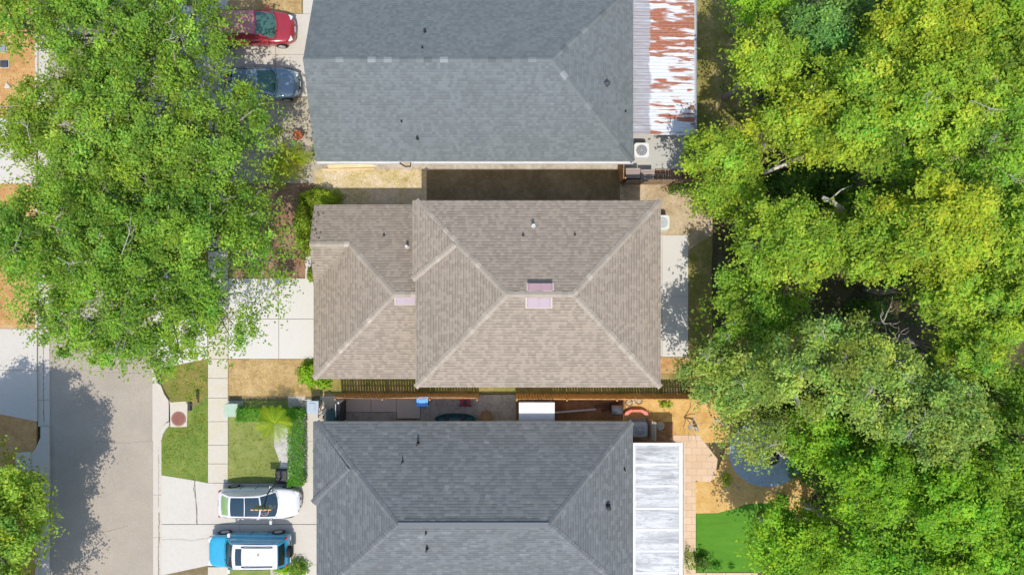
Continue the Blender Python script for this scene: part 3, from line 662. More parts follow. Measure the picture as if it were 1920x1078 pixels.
mb = MB(); mb.b2(x1 - .055, x1 - .035, ya, yb, pz - .2, pz - .02); mb.b2(x1 - .034, x1 + .06, ya, yb, pz - .2, pz - .18); mb.b2(x1 + .061, x1 + .08, ya, yb, pz - .2, pz); mb.build('gutter', M['white_trim'], pc, origin=o)
for k in range(4):
    y = ya + .3 + (yb - ya - .6) * k / 3; mb = MB(); mb.b2(x1 - .19, x1 - .08, y - .05, y + .05, 0, pz - .161); mb.build('post', M['white_trim'], pc, origin=o)

# ------------------------------------------------------------------ fences
def fence(name, label, x0, y0, x1, y1, h, mat, board=.14, gap=.022, origin=None, wobble=0.0, lean=0.0, posts=2.4):
    """board fence between two ground picture points"""
    a, b = W(x0, y0), W(x1, y1); d = b - a; L = d.length; d.normalize(); n = Vector((-d.y, d.x, 0)); ang = math.atan2(d.y, d.x)
    t = thing(name, label, 'fence', (a + b) / 2, ang)
    mb = MB(); k = int(L / (board + gap))
    for i in range(k):
        u = -L / 2 + (i + .5) * L / k; w = wobble * math.sin(i * .13) ; hh = h + rnd.uniform(-.02, .015)
        M3 = Matrix.Rotation(rnd.uniform(-.02, .02), 3, 'Y') @ Matrix.Rotation(lean + w + rnd.uniform(-.012, .012), 3, 'X')
        mb.box((u, rnd.uniform(-.004, .004) - math.sin(lean + w) * hh / 2, hh / 2), (board * rnd.uniform(.94, 1.0), .02, hh), M=M3)
    mb.build('boards', M[mat], t)
    mb = MB()
    for z in (.3, h * .55, h - .2): mb.box((0, -.045 - math.sin(lean) * z, z), (L, .04, .09))
    mb.build('rail', M[mat], t)
    np_ = max(2, int(L / posts) + 1)
    for i in range(np_):
        u = -L / 2 + .05 + (L - .1) * i / (np_ - 1); mb = MB(); mb.box((u, -.115, h / 2), (.09, .09, h + .03)); mb.build('post', M[mat], t, bevel=.01)
    return t
fence('board_fence', 'brown wavy-topped board fence between the middle and southern houses, street end', 641, 736, 899, 737, 1.85, 'wood_fence', wobble=.03)
fence('board_fence', 'orange-brown board fence between the middle and southern houses, woodland end', 967, 737.5, 1330, 738, 1.85, 'wood_orange', lean=.02)
fence('board_fence', 'weathered brown board fence behind the northern house, running under the trees', 1166, 346, 1345, 345, 1.8, 'wood_dark', gap=.012)
fence('board_fence', 'short brown fence panel joining the northern house corner to the back fence', 1160, 344, 1160, 305, 1.8, 'wood_fence', gap=.008)
# side gate of the south house
a = W(650, 786); b = W(648, 746)
t = thing('side_gate', 'dark slatted side gate with white post by the green bins', 'gate', (a + b) / 2, math.pi / 2)
mb = MB()
for i in range(9): mb.box((-.56 + i * .14, 0, .9), (.12, .025, 1.7))
mb.build('boards', M['darkmetal'], t)
mb = MB(); mb.box((0, .04, .4), (1.24, .04, .08)); mb.box((0, .04, 1.4), (1.24, .04, .08)); mb.build('rail', M['steel'], t)
for u in (-.66, .66): mb = MB(); mb.box((u, 0, .95), (.09, .09, 1.9)); mb.build('post', M['whiteplastic'], t, bevel=.01)
mb = MB(); mb.box((.2, .2, 1.2), (.75, .03, 1.1)); mb.build('panel', M['whiteplastic'], t, bevel=.01)
# ------------------------------------------------------------------ yard objects
def P(px, py, z=0.0, gz=0.0):
    """ground spot under a thing whose feature at height z shows at picture point px,py"""
    p = W(px, py, z); return Vector((p.x, p.y, gz))
def ac_unit(label, loc, s, h, body, grille):
    t = thing('air_conditioner', label, 'air conditioner', loc)
    mb = MB(); mb.box((0, 0, .05), (s + .18, s + .18, .10)); mb.build('pad', M['conc_grey'], t, bevel=.01)
    mb = MB(); mb.box((0, 0, .1 + (h - .1) / 2), (s - .03, s - .03, h - .12)); mb.build('casing', M['steel'], t)
    mb = MB(); k = int((h - .25) / .06)
    for i in range(k):
        z = .16 + i * .06
        for sx, sy, dx, dy in ((0, 1, s - .05, .02), (0, -1, s - .05, .02), (1, 0, .02, s - .05), (-1, 0, .02, s - .05)): mb.box((sx * s / 2, sy * s / 2, z), (dx, dy, .035))
    mb.build('louvres', M[body], t)
    n = 40; r = s * .40; mb = MB(); vs = []; fs = []
    for z in (h - .08, h):
        for i in range(n):
            a = 2 * math.pi * (i + .5) / n; c_, s_ = math.cos(a), math.sin(a); m = 1 / max(abs(c_), abs(s_)); m = m * s * .53
            if max(abs(c_ * m), abs(s_ * m)) > 0: q = (abs(c_) ** 7 + abs(s_) ** 7) ** (-1 / 7) * s * .53
            vs.append((c_ * q, s_ * q, z))
        for i in range(n): a = 2 * math.pi * (i + .5) / n; vs.append((math.cos(a) * r, math.sin(a) * r, z))
    for i in range(n):
        j = (i + 1) % n; fs += [(i, n + i, n + j, j), (2 * n + i, 2 * n + j, 3 * n + j, 3 * n + i), (i, j, 2 * n + j, 2 * n + i), (n + j, n + i, 3 * n + i, 3 * n + j)]
    mb.add(vs, fs); mb.build('top_cover', M[body], t)
    mb = MB()
    for q in (.3, .5, .7, .9):
        pts = [(math.cos(a) * r * q, math.sin(a) * r * q, h - .01) for a in [2 * math.pi * i / 28 for i in range(29)]]; mb.tube(pts, .008, 4)
    for i in range(10): a = 2 * math.pi * i / 10; mb.tube([(math.cos(a) * r * .28, math.sin(a) * r * .28, h - .008), (math.cos(a) * r, math.sin(a) * r, h - .008)], .008, 4)
    mb.build('grille', M[grille], t)
    mb = MB(); mb.cyl((0, 0, h - .16), .09, .12, 14)
    for i in range(4):
        a = 2 * math.pi * i / 4 + .5; mb.add([Vector((math.cos(a + d) * rr, math.sin(a + d) * rr, h - .17 + z)) for rr, d, z in ((.08, -.3, 0), (r * .92, -.28, -.03), (r * .92, .3, .05), (.08, .3, .03))], [(0, 1, 2, 3)])
    mb.build('fan', M['steel'], t)
    mb = MB(); mb.cyl((0, 0, h - .26), r, .03, 24); mb.build('drum', M['black'], t)
    return t
ac_unit('white-topped air conditioner on a grey slab beside the rusty patio roof', P(1203, 282, .95, .02), .82, .95, 'whiteplastic', 'darkmetal')
M['ac_pale'] = noisy('pale_green_grey_paint', (.55, .58, .53), .06, 4, .5, .05)
ac_unit('pale grey air conditioner tucked under the east eave of the brown-roofed house', P(1242, 417, .95), .80, .95, 'ac_pale', 'ac_pale')
M['ac_dark'] = noisy('blue_grey_metal', (.33, .36, .37), .1, 4, .45, .05)
ac_unit('dark-topped rounded air conditioner by the north-east corner of the southern house', P(1200, 805, .9, .01), .84, .9, 'ac_dark', 'black')

def deck_box(label, loc, sx, sy, h):
    t = thing('storage_box', label, 'storage box', loc); mb = MB(); mb.box((0, 0, h * .44), (sx * .94, sy * .92, h * .88)); mb.build('body', M['brown_plastic_dark'], t, bevel=.02)
    mb = MB(); n = int(sy / .13)
    for i in range(n): mb.box((0, -sy / 2 + (i + .5) * sy / n, h * .94), (sx, sy / n - .012, h * .1))
    mb.build('lid', M['brown_plastic'], t, bevel=.008); return t
M['brown_plastic'] = noisy('brown_plastic', (.33, .27, .235), .1, 3, .6, .1); M['brown_plastic_dark'] = noisy('dark_brown_plastic', (.16, .12, .10), .1, 3, .6, .1)
deck_box('brown slatted storage box nearest the fence corner behind the northern house', P(1187, 325, 1.0, .006), .86, .62, 1.0)
deck_box('slightly lower brown slatted storage box beside the slatted pallet', P(1215, 327, 1.0, .006), .82, .62, .9)
t = thing('pallet', 'reddish slatted wooden pallet lying between the back fence and grey patio', 'pallet', P(1254, 327, .2, .006))
mb = MB()
for i in range(15): mb.box((-.75 + i * .107, 0, .16), (.075, .62, .025))
mb.build('slats', M['wood_red'], t)
for y in (-.25, 0, .25): mb = MB(); mb.box((0, y, .075), (1.6, .08, .14)); mb.build('bearer', M['wood_dark'], t)
# lumber by the north house's wall
for (x0, y0, x1, y1, w, z, lab) in ((616, 311, 703, 308, .30, .12, 'pale stack of timber planks lying along the wall of the northern house'), (690, 308, 704, 306, .22, .34, None), (604, 318, 702, 316.5, .12, .1, 'single pale timber board lying in front of the plank stack')):
    if lab is None: continue
    a, b = W(x0, y0, z), W(x1, y1, z); c = (a + b) / 2; d = b - a
    t = thing('timber_planks' if 'stack' in lab else 'timber_board', lab, 'timber', (c.x, c.y, .008), math.atan2(d.y, d.x))
    nb = 3 if 'stack' in lab else 1
    for lay in range(2 if nb > 1 else 1):
        for k in range(nb): mb = MB(); mb.box((rnd.uniform(-.06, .06), (k - (nb - 1) / 2) * w / nb, .03 + lay * .055), (d.length, w / nb - .012, .05), rz=rnd.uniform(-.006, .006)); mb.build('plank', M['wood_pale'], t, bevel=.004)
# blue bin
def wheelie_bin(label, loc, w, d, h, body, lid, rz=0, name='recycling_bin', open_=False):
    t = thing(name, label, 'bin', loc, rz); mb = MB()
    mb.add([(-w * .4, -d * .38, .03), (w * .4, -d * .38, .03), (w * .4, d * .38, .03), (-w * .4, d * .38, .03), (-w / 2, -d / 2, h), (w / 2, -d / 2, h), (w / 2, d / 2, h), (-w / 2, d / 2, h)], [(0, 3, 2, 1), (4, 5, 6, 7), (0, 1, 5, 4), (1, 2, 6, 5), (2, 3, 7, 6), (3, 0, 4, 7)])
    mb.build('body', body, t, bevel=.03)
    mb = MB(); mb.box((0, 0, h + .025), (w + .06, d + .06, .05)); mb.box((0, .03, h + .06), (w * .7, d * .55, .05)); l = mb.build('lid', lid, t, bevel=.02)
    mb = MB(); mb.tube([(-w * .4, d / 2 + .07, h - .02), (w * .4, d / 2 + .07, h - .02)], .018); mb.build('handle', body, t)
    for s in (-1, 1): mb = MB(); mb.cyl((s * w * .38, d * .42, .1), .1, .05, 16, axis='X'); mb.build('wheel', M['black'], t)
    return t
M['blue'] = paint('blue_plastic', (.015, .12, .55), .35, .1); M['bluelid'] = paint('bright_blue_plastic', (.06, .32, .85), .35, .1)
wheelie_bin('bright blue recycling bin with pale blue lid in the shady side yard', P(792, 752, 1.0, .02), .62, .55, 1.0, M['blue'], M['bluelid'], math.pi)
M['greybin'] = paint('blue_grey_plastic', (.16, .21, .25), .35, .1); M['greylid'] = paint('pale_blue_grey_plastic', (.30, .36, .40), .35, .1); M['greenbin'] = paint('dark_green_plastic', (.015, .06, .055), .4, .1)
wheelie_bin('blue-grey lidded rubbish bin at the end of the front walk', P(587, 763, 1.05, .018), .70, .62, 1.05, M['greybin'], M['greylid'], math.pi / 2, 'rubbish_bin')
wheelie_bin('dark green rubbish bin pushed against the southern house by the side gate', P(622, 780, .98, .02), .60, .56, .98, M['greenbin'], M['greenbin'], 0, 'rubbish_bin')
# bag of cuttings between bins
t = thing('tool_holder', 'small pale holder of garden tools standing beside the dark green bin', 'garden tools', P(605, 774, .9, .018))
mb = MB(); mb.box((0, 0, .25), (.26, .34, .5)); mb.build('holder', M['whiteplastic'], t, bevel=.02)
for k in range(5):
    mb = MB(); a = rnd.uniform(-.2, .2); b = rnd.uniform(-.25, .25); mb.tube([(a * .3, b * .3, .1), (a, b, 1.1)], .018); mb.box((a, b, 1.12), (.06, .22, .05)); mb.build('tool', M[['wood_pale', 'black', 'darkmetal', 'wood_pale', 'black'][k]], t)
# red mower
M['red'] = paint('red_plastic', (.34, .02, .035), .35, .2)
t = thing('lawn_mower', 'red push mower with grey handle standing by the brown fence', 'lawn mower', P(872, 754, .3, .01), math.pi)
mb = MB(); mb.lathe([(.27, .12), (.29, .2), (.26, .28), (.2, .32), (.1, .34)], (0, 0, 0), 20); mb.box((0, 0, .2), (.62, .42, .12)); mb.build('deck', M['red'], t, bevel=.03)
mb = MB(); mb.cyl((0, 0, .40), .13, .14, 18); mb.build('engine', M['black'], t, bevel=.02)
for sx in (-.28, .28):
    for sy in (-.25, .25): mb = MB(); mb.cyl((sx, sy, .1), .1, .06, 16, axis='Y'); mb.build('wheel', M['black'], t)
mb = MB(); mb.tube([(.25, -.2, .25), (1.0, -.22, .85), (1.12, -.1, .92), (1.12, .1, .92), (1.0, .22, .85), (.25, .2, .25)], .016); mb.build('handle', M['steel'], t)
# tan planter, kayak, hose, pipe
t = thing('planter', 'squat tan planter box against the southern house wall', 'planter', P(912, 780, .4, .01))
mb = MB(); mb.lathe([(.30, .0), (.36, .4), (.40, .42), (.40, .48), (.33, .48), (.31, .4)], (0, 0, 0), 8); mb.build('pot', noisy('tan_clay', (.36, .22, .12), .2, 5, .85, .2), t)
mb = MB(); mb.cyl((0, 0, .39), .31, .02, 8); mb.build('soil', M['dirt'], t)
t = thing('canoe', 'dark teal canoe lying along the wall of the southern house', 'canoe', P(854, 784.5, .4, .01))
M['teal'] = paint('teal_plastic', (.03, .13, .125), .35, .1)
mb = MB()
def can(u, v):
    s = u * 2 - 1; w = .30 * max(0.0, 1 - abs(s) ** 2.6) ** .6 + .015; a = math.pi * v; rise = .12 * s * s
    return (s * 1.22, -w * math.cos(a), .06 + rise + .36 * (1 - math.sin(a) ** .7))
mb.grid(can, 24, 10, flip=True); k = mb.build('hull', M['teal'], t, smooth=True); sd = k.modifiers.new('th', 'SOLIDIFY'); sd.thickness = .02
for x in (-.5, .45): mb = MB(); mb.box((x, 0, .36), (.2, .46, .025)); mb.build('seat', M['darkmetal'], t)
t = MB(); pts = [(-1.0, -.3, 0), (-.8, .1, 0), (-.4, .16, 0), (0, .15, 0), (.3, .2, 0), (.5, .3, .0), (.75, .05, 0), (1.0, -.15, 0), (1.15, -.3, 0), (1.0, -.36, 0), (.8, -.1, 0), (.55, .12, 0), (.3, .02, .0), (.0, .05, 0)]
sm = []
for i in range(len(pts) - 1):
    for k in range(5): sm.append(Vector(pts[i]).lerp(Vector(pts[i + 1]), k / 5))
loc = P(745, 777, 0, .03); t.tube(sm, .022, 6); o = t.build('garden_hose', noisy('olive_rubber', (.13, .13, .085), .2, 6, .6, .1)); o.location = loc; tag(o, 'olive garden hose lying loosely on the shaded side slab', 'hose')
a, b = W(1036, 773, .25), W(1118, 768, .25); t = thing('pipe', 'long white plastic pipe leaning from the white shed across brown dirt', 'pipe', (a.x, a.y, .006))
d = b - a; mb = MB(); mb.tube([(0, 0, .35), (d.x, d.y, .06)], .06, 12); mb.build('tube', M['whiteplastic'], t, smooth=False)
# white lean-to shed
zt = 2.0; p0, p1 = W(973, 753, zt), W(1040, 753, zt); q = W(1000, 790.5, zt)
t = thing('shed', 'small white shed with ribbed pent roof squeezed between fence and southern house', 'shed', ((p0.x + p1.x) / 2, (p0.y + q.y) / 2 - .02, .004))
w = p1.x - p0.x; dd = p0.y - q.y - .04
mb = MB(); mb.box((0, 0, .95), (w - .12, dd - .1, 1.88)); mb.build('wall', M['white_trim'], t)
mb = MB(); mb.box((0, 0, 1.96), (w, dd, .04))
mb.build('roof', M['whiteplastic'], t)
mb = MB()
for i in range(9): mb.box((0, dd / 2 - .02 - i * dd / 9 * .98, 1.985), (w, .03, .03))
mb.build('roof_rib', M['whiteplastic'], t)
mb = MB(); mb.box((-w * .2, dd / 2 - .03, .95), (.7, .03, 1.7)); mb.build('door', M['door_white'], t, bevel=.01)
# grill
t = thing('barbecue_grill', 'grey hooded barbecue grill on the brown dirt by the golden mulch', 'grill', P(1157, 769, 1.0, .006))
mb = MB(); mb.box((0, 0, .45), (.60, .45, .65)); mb.build('cabinet', M['darkmetal'], t, bevel=.02)
mb = MB(); mb.grid(lambda u, v: ((u - .5) * .64, -.26 * math.cos(math.pi * v) , .80 + .22 * math.sin(math.pi * v)), 2, 10, flip=True); hd = mb.build('hood', M['steel'], t, smooth=True); sd = hd.modifiers.new('th', 'SOLIDIFY'); sd.thickness = .02
mb = MB(); mb.box((0, -.30, .82), (.5, .03, .03)); mb.build('handle', M['black'], t)
for sx in (-.24, .24): mb = MB(); mb.cyl((sx, .15, .08), .08, .05, 14, axis='X'); mb.build('wheel', M['black'], t)
# brown timber leaning planks
for k, (x0, y0, x1, y1, lab) in enumerate([(1115, 762, 1168, 752, 'dark brown plank lying against the fence beside the grill'), (1128, 770, 1150, 760, 'short dark brown plank lying next to the grill')]):
    a, b = W(x0, y0), W(x1, y1); c = (a + b) / 2; d = b - a; mb = MB(); mb.box((0, 0, .05), (d.length, .22, .08)); o = mb.build('plank', noisy('dark_brown_plank', (.14, .075, .045), .2, 4, .8, .2), bevel=.01); o.location = (c.x, c.y, .01 + .002 * k); o.rotation_euler = (0, 0, math.atan2(d.y, d.x)); tag(o, lab, 'plank')
# red rocker toy
t = thing('rocking_toy', 'red curved plastic toy lying on golden mulch near the shade edge', 'toy', P(1193, 775, .25, .01))
M['redtoy'] = paint('faded_red_plastic', (.60, .15, .09), .45, .05)
mb = MB()
prof = [(-.72, -.12)] + [(-.72 + .0, .0)] + [(-.66, .12), (-.5, .2), (-.34, .27), (0, .30), (.34, .27), (.5, .2), (.66, .12), (.72, 0), (.72, -.12), (.52, -.12), (.40, .0), (.28, .08), (0, .1), (-.28, .08), (-.40, 0), (-.52, -.12)]
mb.prism(prof, .0, .32); mb.build('body', M['redtoy'], t, bevel=.04)
mb = MB(); mb.box((.0, .20, .35), (.5, .12, .06)); mb.build('seat', M['redtoy'], t, bevel=.02)
# clutter by the fence: small bicycle lying down
t = thing('childs_bicycle', 'small grey and white childs bicycle lying on the golden mulch by the fence', 'bicycle', P(1189, 753, .1, .02), .2)
for sx in (-.3, .3):
    w_ = MB(); w_.tube([(sx + .2 * math.cos(a), .2 * math.sin(a), .05) for a in [2 * math.pi * i / 20 for i in range(21)]], .024, 6); wo = w_.build('wheel', M['black'], t)
    s_ = MB()
    for i in range(6): a = math.pi * i / 6; s_.tube([(sx - .19 * math.cos(a), -.19 * math.sin(a), .05), (sx + .19 * math.cos(a), .19 * math.sin(a), .05)], .006, 4)
    s_.build('spokes', M['steel'], wo)
mb = MB(); mb.tube([(-.3, 0, .09), (0, -.02, .1), (.22, .2, .1), (.3, 0, .09)], .02); mb.tube([(0, -.02, .1), (-.1, .22, .1), (.22, .2, .1)], .02); mb.build('frame', M['whiteplastic'], t)
mb = MB(); mb.tube([(.2, .36, -.0), (.23, .3, .12), (.2, .36, .26)], .015); mb.build('handlebar', M['steel'], t)
mb = MB(); mb.box((-.13, .27, .1), (.1, .18, .08)); mb.build('saddle', M['black'], t, bevel=.02)
# leaning panels and round pot beside the south AC
t = thing('leaning_panel', 'beige and pale grey boards standing upright beside the dark air conditioner', 'panel', P(1224, 806, .9, .01))
for k, (dx, m_) in enumerate(((-.12, 'tan_trim'), (-.02, 'stucco_cream'), (.08, 'ac_pale'))): mb = MB(); mb.box((dx, -.03 * k, .55), (.05, 1.1, 1.05), M=Matrix.Rotation(.12, 3, 'Y')); mb.build('board', M[m_], t, bevel=.01)
t = thing('urn', 'round weathered grey urn standing in shade beside the leaning boards', 'urn', P(1238.5, 798, .4, .01))
mb = MB(); mb.lathe([(.14, 0), (.22, .1), (.26, .28), (.2, .42), (.14, .46), (.16, .52), (.11, .52), (.1, .44)], (0, 0, 0), 20); mb.build('vessel', M['conc_grey'], t, smooth=True)
# terracotta pot
M['terra'] = noisy('terracotta', (.52, .17, .075), .2, 6, .8, .2)
t = thing('flower_pot', 'big orange terracotta pot in front of the northern house', 'pot', P(558, 253, .5))
mb = MB(); mb.lathe([(.17, 0), (.25, .42), (.29, .43), (.29, .52), (.24, .52), (.22, .44)], (0, 0, 0), 22); mb.build('pot', M['terra'], t)
mb = MB(); mb.lathe([(.22, .42), (.20, .50), (.12, .56), (.02, .58)], (0, 0, 0), 20); mb.build('soil', M['terra'], t)
# manhole cover
M['rustiron'] = noisy('rusty_cast_iron', (.235, .105, .08), .15, 9, .8, .3)
t = thing('manhole_cover', 'round rust-brown manhole cover on the storm inlet slab beside the street', 'manhole cover', P(335.5, 784.5, 0, .03))
mb = MB(); mb.cyl((0, 0, .006), .40, .024, 36); c = mb.build('cover', M['rustiron'], t)
mb = MB()
for i in range(-3, 4):
    for j in range(-3, 4):
        if i * i + j * j < 11: mb.box((i * .09, j * .09, .022), (.05, .05, .008))
mb.build('tread', M['rustiron'], c)
mb = MB(); mb.lathe([(.41, -.01), (.41, .01), (.45, .01), (.45, -.01)], (0, 0, 0), 36); mb.build('ring', M['rustiron'], t)
# mailbox
def mailbox(label, loc, rz):
    t = thing('mailbox', label, 'mailbox', loc, rz)
    mb = MB(); mb.box((0, 0, .5), (.1, .1, 1.0)); mb.box((.0, .0, 1.0), (.1, .5, .07)); mb.build('post', M['wood_pale'], t, bevel=.01)
    mb = MB(); mb.grid(lambda u, v: (.10 * math.cos(math.pi * v) , (u - .5) * .5, 1.14 + .12 * math.sin(math.pi * v)), 1, 10, flip=False); mb.box((0, 0, 1.09), (.2, .5, .1)); mb.build('box', M['black'], t)
    mb = MB(); mb.box((.12, .1, 1.2), (.015, .12, .05)); mb.build('flag', M['red'], t); return t
mailbox('black mailbox on a pale post in the grass next to the manhole', P(356.5, 761, 1.1), 0)
# green utility pedestal and west utility boxes
M['padgreen'] = noisy('pale_green_paint', (.33, .43, .33), .1, 5, .5, .05)
t = thing('utility_box', 'pale green utility cabinet standing at the sidewalk end of the hedge', 'utility box', P(433, 769, .75))
mb = MB(); mb.box((0, 0, .03), (.9, .9, .06)); mb.build('pad', M['conc_grey'], t)
mb = MB(); mb.box((0, 0, .38), (.74, .74, .66)); mb.build('cabinet', M['padgreen'], t, bevel=.03)
mb = MB(); mb.box((0, 0, .735), (.78, .78, .05)); mb.build('lid', M['padgreen'], t, bevel=.02)
mb = MB(); mb.box((.1, .38, .4), (.04, .03, .1)); mb.build('handle', M['darkmetal'], t)
for px, py, lab, m_ in ((7, 120, 'dark grey utility cover set in straw at the left edge', 'darkmetal'), (3, 91, 'mid grey square utility box at the left edge under the tree', 'steel')):
    t = thing('utility_cover', lab, 'utility box', P(px, py, .1)); mb = MB(); mb.box((0, 0, .06), (.44, .40, .12)); mb.build('lid', M[m_], t, bevel=.02)
    mb = MB(); mb.box((0, 0, .0), (.54, .5, .04)); mb.build('collar', M['conc_grey'], t); mb = MB(); mb.box((0, .1, .125), (.1, .05, .01)); mb.build('lift_slot', M['black'], t)
t = thing('yard_stone', 'small pale triangular stone lying on the straw-covered west yard', 'stone', P(14, 162, .05)); mb = MB(); mb.prism([(-.2, -.15), (.25, -.12), (-.05, .25)], -.01, .1); mb.build('block', M['kerb'], t, bevel=.03)
# basketball hoop
bx_, by_ = W(529, 895).x, W(529, 895).y
t = thing('basketball_hoop', 'portable basketball hoop on a dark pole leaning out over the white car', 'basketball hoop', (bx_, by_, .02))
mb = MB(); mb.box((0, .1, .09), (.7, .9, .18)); mb.build('base', M['black'], t, bevel=.05)
mb = MB(); mb.tube([(0, 0, .15), (0, -.12, 2.0), (0, -.28, 2.55)], .045, 10); mb.tube([(0, -.22, 2.4), (-.02, -.80, 2.95)], .03, 8); mb.tube([(0, .02, 1.9), (-.02, -.75, 3.2)], .025, 8); mb.build('pole', M['darkmetal'], t)
M['acrylic'] = paint('dark_backboard', (.10, .11, .12), .2, .3)
M['board_orange'] = paint('orange_stripe', (.62, .36, .10), .5, 0)
mb = MB(); mb.box((-.02, -.83, 3.1), (1.12, .04, .74)); bb = mb.build('backboard', M['acrylic'], t, bevel=.01)
mb = MB()
for i in range(5): mb.box((-.50 + i * .24, -.83, 3.49), (.17, .05, .03), rz=.0)
mb.build('trim', M['board_orange'], bb)
mb = MB(); mb.tube([(-.02 + .225 * math.cos(a), -1.12 + .225 * math.sin(a), 2.9) for a in [2 * math.pi * i / 32 for i in range(33)]], .014, 6); mb.box((-.02, -.87, 2.9), (.12, .06, .06)); rim = mb.build('rim', paint('orange_steel', (.60, .22, .10), .4, .1), t)
mb = MB()
for i in range(12):
    a = 2 * math.pi * i / 12; pts = []
    for k in range(6): r_ = .222 - .018 * k; b_ = a + (.26 * k if i % 2 else -.26 * k); pts.append((-.02 + r_ * math.cos(b_), -1.12 + r_ * math.sin(b_), 2.89 - .075 * k))
    mb.tube(pts, .007, 4)
mb.build('net', M['whiteplastic'], rim)
# fire pit on the round patio
t = thing('fire_pit', 'round dark stone fire pit in the middle of the blue-grey patio', 'fire pit', P(1447, 856, .2, .03))
for k in range(14):
    a = 2 * math.pi * k / 14
    for lay in range(2): mb = MB(); mb.box((.55 * math.cos(a + lay * .22), .55 * math.sin(a + lay * .22), .08 + lay * .155), (.16, .235, .15), rz=a + lay * .22); mb.build('stone', M['conc_grey'], t, bevel=.015)
mb = MB(); mb.cyl((0, 0, .05), .46, .06, 24); mb.build('ash_bed', M['black'], t)
for k in range(3): a = k * 2.1; mb = MB(); mb.tube([(-.3 * math.cos(a), -.3 * math.sin(a), .12), (.3 * math.cos(a), .3 * math.sin(a), .2)], .05, 8); mb.build('log', M['bark'], t)
# stick lying on the mulch
mb = MB(); mb.tube([(0, 0, .02), (.2, -.3, .05), (.42, -.55, .04)], [.03, .03, .015]); mb.tube([(.2, -.3, .05), (.36, -.22, .05)], .015); o = mb.build('fallen_branch', M['bark']); o.location = P(1376, 905, 0, .02); tag(o, 'small forked fallen branch lying on golden mulch above the turf', 'branch')
# ------------------------------------------------------------------ cars
def lerp(a, b, t): return a + (b - a) * t
def interp(tab, x):
    for (a, b) in zip(tab[:-1], tab[1:]):
        if a[0] <= x <= b[0]: t = (x - a[0]) / (b[0] - a[0]); t = t * t * (3 - 2 * t) if len(tab) < 4 else t; return [lerp(p, q, t) for p, q in zip(a[1:], b[1:])]
    return list(tab[0][1:]) if x < tab[0][0] else list(tab[-1][1:])
M['rubber'] = noisy('tyre_rubber', (.025, .025, .026), .15, 9, .85, .1); M['alloy'] = paint('alloy_wheel', (.5, .5, .51), .3, .2, .6)
M['carglass'] = paint('car_glass', (.012, .022, .026), .05, .0); M['carglass_green'] = paint('green_car_glass', (.055, .13, .105), .06, 0); M['carglass_reflect'] = paint('rear_glass_reflection', (.22, .34, .15), .08, 0); M['sunroof'] = paint('dark_sunroof_glass', (.02, .045, .065), .05, 0)  # the rear window's green is a painted reflection of trees
M['lampclear'] = paint('clear_lamp', (.6, .62, .62), .12, .5); M['lampred'] = paint('red_lamp', (.35, .015, .015), .15, .5); M['gap'] = noisy('panel_gap', (.01, .01, .01), .1, 5, .9, 0)
